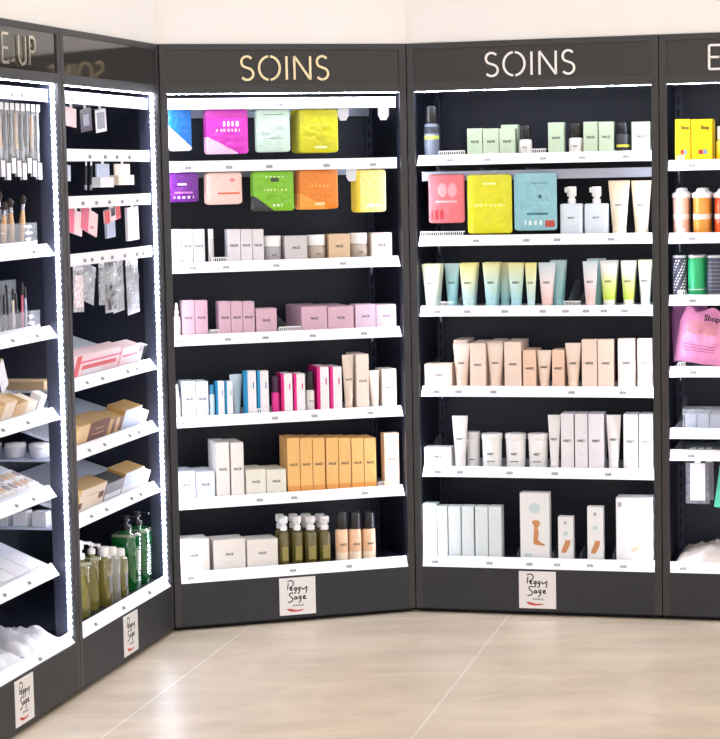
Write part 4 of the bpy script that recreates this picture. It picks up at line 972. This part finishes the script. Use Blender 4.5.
# second rail
hang_card('B', .12, .21, 1.745, 1.800, BLW, 'pale grey card at left end of second rail, narrow left unit', roll=R(3))
for i, (u, s) in enumerate(((.355, 'left'), (.405, 'right'))):
    root = link('pencil', None)
    MB().rod((0, 0, 0), (0, 0, -.072), .0045, BLACKP).build('barrel', root)
    MB().lathe([(.0045, -.086), (.005, -.085), (.005, -.070), (.0045, -.069)], GRY).build('cap', root)
    MB().box(-.006, .006, -.001, .001, -.002, .014, WHITEP).build('hang_tab', root)
    pose(root, 'B', u, .06, 1.797, 0, R(8)); tag(root, '%s one of two black pencils hanging on second rail, narrow left unit' % s, 'pencil', 'black pencils hanging on the second rail')
hang_card('B', .46, .585, 1.755, 1.803, BLW, 'pale blue card with small white box hanging on second rail, narrow left unit', box=WH)
hang_card('B', .645, .80, 1.762, 1.803, CRM, 'cream card with cream box hanging at right of second rail, narrow left unit', box=CRM)
# third rail
hang_card('B', .18, .31, 1.560, 1.643, PKW, 'pink and white card hanging leftmost on third rail, narrow left unit', roll=R(10), decals=[(0, .4, 0, 1, PK)])
hang_card('B', .30, .46, 1.560, 1.643, PKW, 'tilted pink and white card hanging second on third rail, narrow left unit', roll=R(14), decals=[(0, .45, 0, 1, PK), (.6, .75, .25, .35, RDP)])
hang_card('B', .50, .66, 1.596, 1.643, PKW, 'red and pink card with black centre hanging on third rail, narrow left unit', roll=R(-7), decals=[(0, .3, 0, 1, RDP), (.4, .65, .4, 1, BLK), (.7, 1, 0, 1, RDP)], v=.052)
hang_card('B', .605, .69, 1.535, 1.640, BLW, 'bluish grey flat card hanging behind red card, third rail, narrow left unit', roll=R(-3), v=.085, d=.01)
hang_card('B', .755, .875, 1.520, 1.643, WH, 'plain white card hanging rightmost on third rail, narrow left unit', roll=R(-2), d=.01)

def film_pack(b, u0, u1, z0, z1, core, lab, roll=0, v=.06, grp=None, name='film_pack', cz=(.1, .8), card=WH, amp=.013):
    """clear crinkled sleeve with its content and a header card"""
    w = u1-u0; h = z1-z0; root = link(name, None); mb = MB()
    nx, nz = 8, 12
    for s in (-1, 1):
        vs = []; fs = []
        for j in range(nz+1):
            for i in range(nx+1):
                x = i/nx-.5; z = j/nz; bul = (1-(2*x)**4)*(1-abs(2*z-1)**4)
                wr = noise.noise(Vector((x*9+u0*31, z*13, s*2.5)))*amp*bul
                vs.append((x*w, s*(.007*bul+.0004)+wr, (z-1)*h))
        for j in range(nz):
            for i in range(nx): a = j*(nx+1)+i; fs.append([a, a+1, a+nx+2, a+nx+1])
        mb.add(vs, fs, FILM, False)
    mb.build('clear_sleeve', root)
    MB().box(-w/2*.96, w/2*.96, -.0015, .0015, -h*.10, .001, card).build('header_card', root)
    MB().box(-w*.36, w*.36, -.004, .004, -h*(1-cz[0]), -h*(1-cz[1]), core, bev=.0015).build('content', root)
    MB().box(-.008, .008, -.001, .001, -.002, .013, WHITEP).build('hang_tab', root)
    pose(root, b, (u0+u1)/2, v, z1, 0, roll)
    return tag(root, lab, 'packaged item', grp)
# fourth rail
film_pack('B', .20, .30, 1.290, 1.450, PKW, 'clear pack with pinkish card hanging leftmost on fourth rail, narrow left unit', R(3))
film_pack('B', .29, .42, 1.315, 1.450, GRY, 'tilted clear pack hanging second on fourth rail, narrow left unit', R(14), card=BLW)
film_pack('B', .445, .50, 1.300, 1.450, GRY, 'narrow clear pack hanging third on fourth rail, narrow left unit', R(2))
film_pack('B', .50, .62, 1.268, 1.452, BLK, 'clear pack with black content hanging fourth on fourth rail, narrow left unit', cz=(.05, .55), card=BLK)
film_pack('B', .61, .73, 1.262, 1.452, GRY, 'clear pack with grey content hanging fifth on fourth rail, narrow left unit', R(-3), v=.075, cz=(.1, .5), card=WH)
film_pack('B', .72, .85, 1.248, 1.452, GRY, 'clear crinkled pack hanging rightmost on fourth rail, narrow left unit', R(-3), cz=(.1, .4), card=WH)
# trays
def tray_z(z, v, t, v0=.03): return z+.031+(v-v0-.03)*math.tan(t)
TBZ = lambda z, v: tray_z(z, v, TB)
kw = dict(pitch=TB)
z5, z6, z7 = (TBZ(z, .078) for z in (1.026, .789, .555))
thing_box('gift_box', 'B', .205, .66, .078, z5, .078, .060, PKW, PKW, 'long pale pink box with red stripes lying on upper tray, narrow left unit', 'gift box', None, decals=[(.0, .10, 0, 1, RDP), (.10, 1, .62, .72, PK), (.15, .9, .3, .5, RDP), (.2, .6, .05, .28, WH), (.96, .98, 0, 1, PK)], **kw)
thing_box('gift_box', 'B', .664, .85, .078, z5, .070, .060, PKW, PKW, 'short pale pink box beside the striped one on upper tray, narrow left unit', 'gift box', None, decals=[(.1, .95, .45, .6, PK)], **kw)
for i, (u0, u1, h, m, l) in enumerate(((.855, .895, .034, WH, 'tiny white tester block beside pale pink box, upper tray'), (.899, .938, .060, BLK, 'tiny black tester block at right end of upper tray'))):
    thing_box('tester_block', 'B', u0, u1, .078, z5, h, .03, m, WH, l + ', narrow left unit', 'tester', None, **kw)
thing_box('palette_box', 'B', .205, .315, .078, z6, .070, .075, TAN, GLD, 'tan and gold box at left end of middle tray, narrow left unit', 'palette box', None, **kw)
thing_box('palette_box', 'B', .318, .512, .078, z6, .072, .075, BRN, GLD, 'dark brown box with gold top on middle tray, narrow left unit', 'palette box', None, decals=[(.3, .7, .55, .6, GLD), (.2, .8, .3, .33, TAN)], **kw)
for k in range(4):
    u = .517+k*.036
    thing_box('palette_box', 'B', u, u+.0345, .078, z6, .058, .075, BRN if k % 2 else GLD, GLD, '%s of four narrow gold boxes on middle tray, narrow left unit' % ['leftmost', 'second from left', 'third from left', 'rightmost'][k], 'palette box', 'narrow gold boxes on the middle tray', **kw)
thing_box('palette_box', 'B', .665, .848, .078, z6, .076, .075, BLW, GLD, 'pale blue-grey box with gold top on middle tray, narrow left unit', 'palette box', None, **kw)
thing_box('palette_box', 'B', .853, .94, .078, z6, .045, .08, WH, CRM, 'small white box at right end of middle tray, narrow left unit', 'palette box', None, **kw)
thing_box('palette_box', 'B', .205, .452, .078, z7, .080, .075, CRM, GLD, 'cream box with brown dots and gold top on lower tray, narrow left unit', 'palette box', None, decals=[(.75, .95, .3, .6, BRN), (.0, .12, .1, .4, BRN), (.3, .7, .6, .66, TAN)], **kw)
thing_box('palette_box', 'B', .456, .64, .078, z7, .066, .075, GRY, BLK, 'black-topped box on lower tray, narrow left unit', 'palette box', None, decals=[(.05, .95, .05, .35, WH)], **kw)
thing_box('palette_box', 'B', .645, .848, .078, z7, .078, .075, BLW, GLD, 'pale blue-grey box with gold top on lower tray, narrow left unit', 'palette box', None, decals=[(.0, 1, .0, .3, WH)], **kw)
thing_box('palette_box', 'B', .853, .94, .078, z7, .050, .08, WH, CRM, 'small white box at right end of lower tray, narrow left unit', 'palette box', None, **kw)

# bottles on the base of the narrow unit
GREENG = mat('green_liquid', (6, 112, 42), .06, coat=.8, trans=.3, var=.12, scale=9); OLG = mat('olive_liquid', (170, 160, 74), .06, coat=.7, trans=.6, var=.12, scale=12); CLG = mat('clear_bottle', (200, 202, 180), .06, coat=.6, trans=.6)
def big_bottle(u, v, r, zt, body, head, lab, sh=.75, z0=.2135, grp=None, square=False, text=False):
    h = zt-z0; root = link('pump_bottle', None)
    prof = [(.93, 0), (1, .004), (1, h*sh-.012), (.9, h*sh-.003), (.42, h*sh), (.40, h*sh+.010)]
    MB().lathe([(a, z) for a, z in prof], body, n=32, sq=(.55 if square else 1, r, r*(.62 if not square else .9))).build('bottle_body', root)
    MB().lathe([(1.0, h*sh-.011), (.93, h*sh-.003), (.86, h*sh-.0005)], CLG, n=32, sq=(.55 if square else 1, r*1.002, r*.93), caps=False).build('shoulder', root)
    MB().lathe([(r*.36, h*sh+.008), (r*.40, h*sh+.010), (r*.40, h*sh+.026), (r*.18, h*sh+.030), (r*.18, h*(sh+.17))], head).build('collar', root)
    mb = MB(); hz = h*(sh+.15)
    mb.lathe([(r*.24, hz), (r*.32, hz+.004), (r*.32, h-.003), (r*.22, h)], head); mb.box(-r*.12, r*.12, -r*.95, 0, h-.012, h-.003, head, bev=.001)
    mb.build('pump_head', root)
    if text:
        mb = MB()
        for k in range(12):
            mb.box(r*.95*-1-.0006, -r*.95, -.012+(k % 3)*.002, .012-(k % 2)*.004, h*.12+k*.009, h*.12+k*.009+.004, TAG)
        for k in range(12): mb.box(-.014+(k % 3)*.003, .014-(k % 2)*.004, -r*.92, -r*.915, h*.12+k*.010, h*.12+k*.010+.004, WHITEP)
        mb.build('label_print', root)
    pose(root, 'B', u, v, z0)
    return tag(root, lab, 'pump bottle', grp)
big_bottle(.25, .090, .046, .485, OLG, WHITEP, 'tallest olive oil bottle with white pump, bottom shelf, narrow left unit', .73)
big_bottle(.375, .095, .036, .455, OLG, WHITEP, 'second olive bottle beside it, bottom shelf, narrow left unit', .8)
for k, (u, zt, m) in enumerate(((.465, .425, OLG), (.545, .410, CLG), (.625, .390, OLG))):
    root = link('bottle', None); h = zt-.2135; r = .033
    MB().lathe([(.92, 0), (1, .003), (1, h*.78), (.8, h*.82), (.42, h*.83), (.42, h*.85)], m, n=28, sq=(.5, r, r*.8)).build('bottle_body', root)
    MB().lathe([(r*.62, h*.84), (r*.66, h*.845), (r*.66, h-.003), (r*.58, h), (r*.2, h)], WHITEP).build('cap', root)
    MB().box(-.014, .014, -r*.82, -r*.80, h*.2, h*.5, TAG).build('label', root)
    pose(root, 'B', u, .085, .2135); tag(root, '%s of three short bottles with white caps on bottom shelf, narrow left unit' % ['leftmost', 'middle', 'rightmost'][k], 'bottle', 'short olive bottles with white caps')
big_bottle(.755, .105, .054, .492, GREENG, BLACKP, 'nearer large green pump bottle, bottom shelf, narrow left unit', .77, square=True, text=True, grp='large green pump bottles')
big_bottle(.880, .105, .052, .488, GREENG, BLACKP, 'farther large green pump bottle, bottom shelf, narrow left unit', .77, square=True, text=True, grp='large green pump bottles')

# jars and boxes at the open left end of the narrow unit, seen past the makeup unit
for k, (v, zz) in enumerate(((.16, .799), (.25, .799), (.34, .799))):
    root = link('jar', None)
    MB().lathe([(.028, 0), (.033, .004), (.036, .034), (.034, .036)], WH).build('pot', root)
    MB().lathe([(.036, .035), (.037, .037), (.037, .048), (.034, .050), (.01, .050)], WHITEP).build('lid', root)
    pose(root, 'B', .09, v, zz+.0008); tag(root, '%s white jar on the board under the middle tray, narrow left unit' % ['nearest to front', 'middle', 'rearmost'][k], 'jar', 'white jars on the board under the middle tray')
for k, v in enumerate((.13, .20, .27)):
    thing_box('small_box', 'B', .05, .10, v, .5655, .052, .05, WH, WH, '%s small white box on the board under lowest tray, narrow left unit' % ['nearest to front', 'middle', 'rearmost'][k], 'box', 'small white boxes on the lowest board')
thing_box('flat_box', 'B', .05, .15, .12, 1.0365, .03, .26, TAN, TAN, 'flat tan box on the board under the upper tray, narrow left unit', 'box')

# makeup unit: brush packs on the rail
BRH = solid('brush_handle_black', (34, 30, 36), .3); BRT = solid('brush_handle_tan', (224, 178, 128), .35); FERR = mat('ferrule', (190, 190, 198), .25, metal=.8); HAIR = solid('brush_hair', (60, 44, 40), .7)
names = ['leftmost', 'second', 'third', 'fourth', 'fifth', 'sixth', 'seventh', 'rightmost']
for k in range(8):
    u = .600+k*.043; h = .235+.012*math.sin(k*2.1)
    root = link('brush_pack', None)
    mb = MB()
    for s in (-1, 1):
        vs = []; fs = []
        for j in range(9):
            for i in range(5):
                x = i/4-.5; z = j/8; vs.append((x*.036, s*(.006*(1-(2*x)**2)+.0003)+noise.noise(Vector((x*8+k, z*12, s)))*.003, -z*h))
        for j in range(8):
            for i in range(4): a = j*5+i; fs.append([a, a+1, a+6, a+5])
        mb.add(vs, fs, FILM, True)
    mb.build('clear_sleeve', root)
    br = MB(); br.rod((0, 0, -.035), (0, 0, -h*.62), .0055, BRH if k % 3 else BRT); br.build('brush_handle', root)
    MB().lathe([(.004, -h*.72), (.0045, -h*.62)], FERR).build('ferrule', root)
    MB().lathe([(.0045, -h*.72), (.008, -h*.78), (.004, -h*.85)], HAIR).build('bristles', root)
    MB().box(-.015, .015, -.0085, -.0075, -h, -h*.78, WH).build('label_card', root)
    MB().box(-.015, .015, -.0085, -.0075, -h*.10, 0, WH).build('header_card', root)
    pose(root, 'A', u, .06, 1.996); 
    nm = names[k] if k in (0, 7) else names[k]+' from left'
    tag(root, nm + ' clear brush pack hanging under top rail, far left makeup unit', 'brush pack', 'clear brush packs under the top rail')
# acrylic holders with brushes and pencils
def holder(u0, u1, v0, v1, z, h, lab, cells):
    mb = MB(); t = .002
    mb.box(u0, u1, v0, v1, z, z+t, CLEAR)
    for a in (v0, v1-t): mb.box(u0, u1, a, a+t, z, z+h, CLEAR)
    for k in range(cells+1): x = u0+(u1-u0-t)*k/cells; mb.box(x, x+t, v0, v1, z, z+h, CLEAR)
    me = mb.mesh('holder'); me.transform(Matrix.Translation((-u0, -v0, -z)))
    root = link('brush_holder', me); pose(root, 'A', u0, v0, z)
    lp = MB().box(.004, u1-u0-.004, -.0012, -.0002, h*.10, h*.30, FOG).build('label_strip', root)
    return tag(root, lab, 'holder')
zA2, zA3 = 1.5245, 1.2505
holder(.45, .90, .07, .15, zA2, .085, 'clear acrylic brush holder on second level, far left makeup unit', 6)
holder(.62, .92, .16, .24, zA2, .13, 'taller clear acrylic holder at rear right, second level, far left makeup unit', 4)
holder(.45, .90, .07, .15, zA3, .070, 'clear acrylic pencil holder at front of third level, far left makeup unit', 6)
holder(.66, .92, .16, .24, zA3, .170, 'tall clear acrylic holder at rear of third level, far left makeup unit', 5)
def brush(u, v, z, L, m, lean, lab, grp):
    root = link('makeup_brush', None)
    MB().lathe([(.003, 0), (.006, .01), (.010, L*.5), (.006, L*.72)], m, n=12).build('handle', root)
    MB().lathe([(.0065, L*.71), (.0075, L*.82)], FERR, n=12).build('ferrule', root)
    MB().lathe([(.0075, L*.82), (.013, L*.92), (.004, L)], HAIR, n=12).build('bristles', root)
    pose(root, 'A', u, v, z, 0, lean); return tag(root, lab, 'brush', grp)
k = 0
ordn = ['leftmost', 'second', 'third', 'fourth', 'fifth', 'rightmost']
for k in range(6):
    u = .487+k*.075
    brush(u, .11, zA2+.003, .155+.01*(k % 3), BRT, R(8 if k % 2 else -4), ordn[k]+(' from left,' if 0 < k < 5 else '')+' brush in the front holder, second level, far left makeup unit', 'brushes in the front holder')
for k in range(4):
    brush(.657+k*.075, .20, zA2+.003, .19, BRH, R(5 if k % 2 else -5), ['leftmost', 'second', 'third', 'rightmost'][k]+' dark brush in tall rear holder, second level, far left makeup unit', 'dark brushes in the rear holder')
for k in range(12):
    u = .470+k*.0372; L = .13+.015*((k*5) % 3)
    root = link('makeup_pencil', None); m = [BLK, BLK, CRM, BLK, PK, BLW][k % 6]
    MB().rod((0, 0, 0), (0, 0, L*.75), .0042, m).build('barrel', root)
    MB().lathe([(.0046, L*.74), (.0046, L*.96), (.003, L)], BLACKP, n=10).build('cap', root)
    pose(root, 'A', u, .11, zA3+.003, 0, R([3, -5, 4, -2][k % 4]))
    tag(root, ('leftmost' if k == 0 else 'rightmost' if k == 11 else ['', 'second', 'third', 'fourth', 'fifth', 'sixth', 'seventh', 'eighth', 'ninth', 'tenth', 'eleventh'][k]+' from left')+' pencil in acrylic holder, third level, far left makeup unit', 'pencil', 'pencils in the acrylic holder')
# fourth level tray
def TAZ(z, v, v0=.03): return tray_z(z, v, TA, v0)
za4 = TAZ(.949, .08)
ka = dict(pitch=TA)
for k, (u0, u1, h, f, t) in enumerate(((.44, .56, .05, TAN, TAN), (.565, .66, .06, CRM, TAN), (.665, .76, .045, TAN, GLD), (.765, .85, .035, CRM, CRM))):
    thing_box('powder_box', 'A', u0, u1, .08, za4, h, .07, f, t, '%s powder box in front row of fourth tray, far left makeup unit' % ['leftmost', 'second from left', 'third from left', 'rightmost'][k], 'powder box', 'powder boxes in the front row of the tray', **ka)
za4b = TAZ(.949, .17)
for k, (u0, u1, h, f, t) in enumerate(((.50, .60, .06, BRN, TAN), (.605, .70, .05, TAN, CRM))):
    thing_box('powder_box', 'A', u0, u1, .17, za4b, h, .07, f, t, '%s powder box in second row of fourth tray, far left makeup unit' % ['left', 'right'][k], 'powder box', 'powder boxes in the second row of the tray', **ka)
thing_box('open_box', 'A', .775, .855, .17, TAZ(.949, .17)+.030, .105, .035, WH, TAN, 'open white and tan box leaning on the fourth level tray, far left makeup unit', 'box', pitch=TA*.2, roll=R(-32), decals=[(.1, .25, .1, .9, BLK)])
thing_box('tester_block', 'A', .87, .92, .08, za4, .05, .04, WH, WH, 'small white tester block at right end of fourth level tray, far left makeup unit', 'tester', **ka)
# fifth level: palettes lying on the sloping tray
def palette(u0, u1, v, z, t, cols, lab, grp, v0=.045):
    w = u1-u0; root = link('makeup_palette', None)
    MB().box(0, w, 0, .11, 0, .010, WHITEP, bev=.001).build('tray', root)
    for i, c in enumerate(cols):
        x = w*(i % 2+.5)/2; y = .03+.05*(i//2)
        MB().lathe([(.017, .0102), (.018, .0112), (.016, .0118), (.004, .0118)], solid('pan_%d_%d_%d' % c, c), x=x, y=y).build('powder_pan', root)
    pose(root, 'A', u0, v, z, TA); return tag(root, lab, 'palette', grp)
za5 = tray_z(.689, .10, TA, .045); za5b = tray_z(.689, .23, TA, .045)
pc = [(214, 176, 150), (206, 190, 196), (232, 196, 160), (178, 160, 170)]
for k in range(5):
    palette(.44+k*.095, .525+k*.095, .10, za5, TA, [pc[(k+j) % 4] for j in range(4)], '%s palette in front row of fifth tray, far left makeup unit' % ['leftmost', 'second from left', 'middle', 'fourth from left', 'rightmost'][k], 'palettes in the front row of the tray')
for k in range(4):
    palette(.50+k*.095, .585+k*.095, .225, za5b, TA, [pc[(k*2+j) % 4] for j in range(4)], '%s palette in rear row of fifth tray, far left makeup unit' % ['leftmost', 'second from left', 'third from left', 'rightmost'][k], 'palettes in the rear row of the tray')
root = link('round_mirror', None)
MB().lathe([(.028, 0), (.028, .004), (.004, .006), (.004, .03)], BLACKP, n=24).build('foot', root)
mb = MB(); mb.lathe([(.034, -.004), (.036, -.003), (.036, .003), (.034, .004)], BLACKP, n=28); me = mb.mesh('m'); me.transform(Matrix.Translation((0, 0, .062)) @ Matrix.Rotation(R(90), 4, 'X')); link('rim', me, root)
mb = MB(); mb.lathe([(.031, .0042), (.001, .0045)], solid('mirror_tan', (190, 140, 110), .1), n=28); me = mb.mesh('m'); me.transform(Matrix.Translation((0, 0, .062)) @ Matrix.Rotation(R(90), 4, 'X')); link('glass', me, root)
pose(root, 'A', .80, .375, tray_z(.689, .372, TA, .045)+.012, 0); root.scale = (.8, .8, .8)
tag(root, 'small round black mirror at the back of fifth level tray, far left makeup unit', 'mirror')
# sixth level
za6 = tray_z(.422, .09, TA, .045)
for k in range(4):
    u0 = .45+k*.11
    thing_box('compact_case', 'A', u0, u0+.10, .09, za6, .010, .10, WH, WH, '%s flat white case on sixth level tray, far left makeup unit' % ['leftmost', 'second from left', 'third from left', 'rightmost'][k], 'case', 'flat white cases on the sixth level tray', decals=(), **ka)
thing_box('clear_case', 'A', .62, .78, .27, tray_z(.422, .27, TA, .045), .05, .09, CLEAR, FILM, 'clear box at the back of sixth level tray, far left makeup unit', 'case', **ka)

def crumpled_bag(b, u0, u1, v0, v1, z, h, seed, lab, m=FOG, cat='plastic bag', grp=None):
    """loose film bag lying on a shelf"""
    nx, ny = 26, 18; w, d = u1-u0, v1-v0; mb = MB()
    for s in (0, 1):
        vs = []; fs = []
        for j in range(ny+1):
            for i in range(nx+1):
                x, y = i/nx, j/ny; e = (1-(2*x-1)**6)*(1-(2*y-1)**6)
                n1 = noise.noise(Vector((x*4+seed, y*4, seed*.7))); n2 = abs(noise.noise(Vector((x*13, y*11+seed, 3.3))))*1.6
                zz = .001 + (e*h*(.62+.5*n1+.35*n2) if s else 0)
                vs.append((x*w, y*d, zz))
        for j in range(ny):
            for i in range(nx): a = j*(nx+1)+i; fs.append([a, a+1, a+nx+2, a+nx+1])
        mb.add(vs, fs, m, True)
    o = mb.build('plastic_bag'); pose(o, b, u0, v0, z)
    return tag(o, lab, cat, grp)
crumpled_bag('A', .30, .62, .05, .30, .207, .05, 1.3, 'crumpled white plastic bag at left on bottom shelf, far left makeup unit')
crumpled_bag('A', .63, .93, .05, .34, .207, .055, 4.1, 'crumpled white plastic bag at right on bottom shelf, far left makeup unit')

# ------------------------------------------------------------------ far right unit
PNK = mat('pink_film', (240, 152, 198), .25, coat=.5, var=.1, scale=14); PNK2 = mat('lilac_film', (216, 140, 200), .3, coat=.4, var=.12, scale=14)
GOLDP = solid('gold_print', (214, 150, 130)); 
def bead_bag(b, u, v, z, w, h, m, lab, roll, text=True, t=.05):
    root = link('bag', None); nx, nz = 22, 26; mb = MB()
    for s in (-1, 1):
        vs = []; fs = []
        for j in range(nz+1):
            for i in range(nx+1):
                x = i/nx-.5; q = j/nz; bul = max(0, 1-(2*x)**4)**.7*max(0, 1-abs(2*q-.9)**3.5)
                ww = w*(1-.18*max(0, q-.75)/.25)
                wr = noise.noise(Vector((x*6+u*20, q*7, s*1.7)))*.010*bul + noise.noise(Vector((x*18, q*19, s*4)))*.003*bul
                zz = q*h + (.012*math.sin(x*9) if j == nz else 0) + noise.noise(Vector((x*5, 2, u)))*.006*(q < .08)
                vs.append((x*ww, s*(t/2*bul+.001)+wr, zz))
        for j in range(nz):
            for i in range(nx): a = j*(nx+1)+i; fs.append([a, a+1, a+nx+2, a+nx+1])
        mb.add(vs, fs, m, True)
    mb.build('film_bag', root)
    if text:
        link('lettering', text_mesh('Shop', .022, BLACKINK, .062), root, (.030, -t/2-.004, h*.80), (R(6), 0, 0))
        mb = MB()
        for r_ in range(5):
            for c_ in range(14):
                if (r_*5+c_*3) % 7: mb.box(-.062+c_*.0088, -.062+c_*.0088+.006, -t/2-.0055, -t/2-.0045, h*.54+r_*.0105, h*.54+r_*.0105+.006, GOLDP)
        for r_ in range(3): mb.box(-.065, .06, -t/2-.0050, -t/2-.0042, h*.22+r_*.011, h*.22+r_*.011+.002, solid('plum_print', (150, 50, 110)))
        mb.build('small_print', root)
    pose(root, b, u, v, z, R(-6), roll); return tag(root, lab, 'bag')
bead_bag('E', .130, .120, .990, .185, .210, PNK, 'pink film bag with black Shop lettering on fourth shelf, far right unit', R(9))
bead_bag('E', .10, .235, .990, .15, .235, PNK2, 'lilac pink film bag behind the lettered one, fourth shelf, far right unit', R(-3), False, .04)
bead_bag('E', .338, .13, .990, .16, .22, PNK, 'pink film bag at picture edge, right of the lettered bag, far right unit', R(-3), False)
def clear_case(b, u0, u1, v0, d, z, h, lab):
    w = u1-u0; root = link('clear_case', None); mb = MB()
    mb.box(0, w, 0, d, 0, .002, FILM); mb.box(0, w, 0, .0015, 0, h, FILM); mb.box(0, w, d-.0015, d, 0, h, FILM); mb.box(0, .0015, 0, d, 0, h, FILM); mb.box(w-.0015, w, 0, d, 0, h, FILM)
    mb.build('clear_box', root)
    MB().box(-.001, w+.001, -.001, d+.001, h, h+.003, FILM).build('lid', root)
    for k in range(3): MB().box(.008+k*(w-.016)/3, .004+(k+1)*(w-.016)/3, .008, d-.008, .003, h*.8, BLW, bev=.002).build('content', root)
    pose(root, b, u0, v0, z); return tag(root, lab, 'case')
clear_case('E', .075, .235, .075, .12, .7325, .08, 'clear plastic case with pale contents on fifth shelf, far right unit')
clear_case('E', .245, .34, .075, .12, .7325, .07, 'clear plastic case at picture edge, fifth shelf, far right unit')
mb = MB(); mb.box(0, .155, 0, .11, 0, .006, BLK); mb.box(.01, .145, .01, .10, .006, .008, GRY)
for k in range(3): mb.box(.035+k*.03, .055+k*.03, .03, .08, .008, .012, WH)
o = mb.build('nail_form_sheet'); pose(o, 'E', .065, .09, .6475); tag(o, 'flat dark card set with white pieces lying on sixth shelf, far right unit', 'card set')
mb = MB(); mb.box(0, .11, 0, .11, 0, .010, WH, bev=.001); mb.box(.01, .05, .01, .06, .010, .011, GRY)
o = mb.build('flat_packet'); pose(o, 'E', .235, .09, .6475); tag(o, 'flat white packet at picture edge, sixth shelf, far right unit', 'packet')
hang_card('E', .085, .175, .445, .604, WH, 'white card in marbled black frame hanging at left, far right unit', roll=0, back=mat('marble_pack', (120, 120, 130), .2, var=.8, scale=60), decals=[(0, .18, 0, 1, mat('marble_pack', (120, 120, 130), .2)), (.82, 1, 0, 1, mat('marble_pack', (120, 120, 130), .2)), (.18, .82, 0, .08, mat('marble_pack', (120, 120, 130), .2))], v=.09)
hang_card('E', .155, .19, .455, .604, GRY, 'narrow marbled card hanging just right of the white card, far right unit', v=.12, back=BLK)
hang_card('E', .215, .32, .425, .590, solid('mint_pouch', (90, 204, 178)), 'mint green pouch hanging at picture edge, far right unit', v=.09, roll=R(8))
crumpled_bag('E', .045, .46, .06, .36, .2135, .055, 7.7, 'crumpled clear plastic bag with beige contents on bottom shelf, far right unit', mat('beige_film', (232, 220, 214), .25, coat=.3))


# ------------------------------------------------------------------ lights
def area(name, loc, rot, sx, sy, power, col=(1, 1, 1), parent=None):
    l = bpy.data.lights.new(name, 'AREA'); l.shape = 'RECTANGLE'; l.size = sx; l.size_y = sy; l.energy = power; l.color = col
    o = bpy.data.objects.new(name, l); C.objects.link(o); o.location = loc; o.rotation_euler = rot
    if parent: o.parent = parent
    return o
PANEL = mat('ceiling_panel', (255, 255, 255), emit=(255, 252, 246), es=9, var=0)
fr = mat('panel_frame', (230, 230, 230), .5)
for o_ in C.objects:
    if 'label' in o_ and len(o_['label'].split()) > 16: print('LONG', o_['label'])
for k, (x, y) in enumerate([(-.9, 4.6), (.9, 4.6), (2.7, 4.6), (-.9, 2.2), (.9, 2.2), (2.7, 2.2), (.3, 6.6), (2.1, 6.6), (.9, -.2), (-.9, -.2)]):
    if k == 6: pass
    t = link('ceiling_light', None, None, (x, y, 3.3))
    MB().box(-.31, .31, -.31, .31, -.03, 0, fr, bev=.003).build('frame', t)
    MB().box(-.29, .29, -.29, .29, -.033, -.0305, PANEL).build('diffuser', t)
    tag(t, 'square white ceiling light panel out of view above the shop floor', 'ceiling light', 'ceiling light panels above the shop floor')

w = bpy.data.worlds.new('shop_daylight'); bpy.context.scene.world = w; w.use_nodes = True
bg = w.node_tree.nodes['Background']; bg.inputs[0].default_value = (1, .99, .98, 1); bg.inputs[1].default_value = 1.1

# ------------------------------------------------------------------ camera
F = 2095.1; P_, R_ = R(5.25626), R(1.18085)
cam = bpy.data.cameras.new('camera'); co = bpy.data.objects.new('camera', cam); C.objects.link(co)
fwd = Vector((0, math.cos(P_), -math.sin(P_))); rt = Vector((1, 0, 0)); dn = fwd.cross(rt)
c_, s_ = math.cos(R_), math.sin(R_)
right = c_*rt+s_*dn; down = -s_*rt+c_*dn
mw = Matrix((right, -down, -fwd)).transposed().to_4x4(); mw.translation = Vector((0, 0, 1.7382))
co.matrix_world = mw
cam.sensor_fit = 'HORIZONTAL'; cam.sensor_width = 36; cam.lens = F/720*36; cam.clip_end = 100
sc = bpy.context.scene; sc.camera = co
vs = sc.view_settings; sc.display_settings.display_device = 'sRGB'
vs.view_transform = 'Standard'; vs.look = 'None'; vs.gamma = 1; vs.use_curve_mapping = False; vs.exposure = 0.18
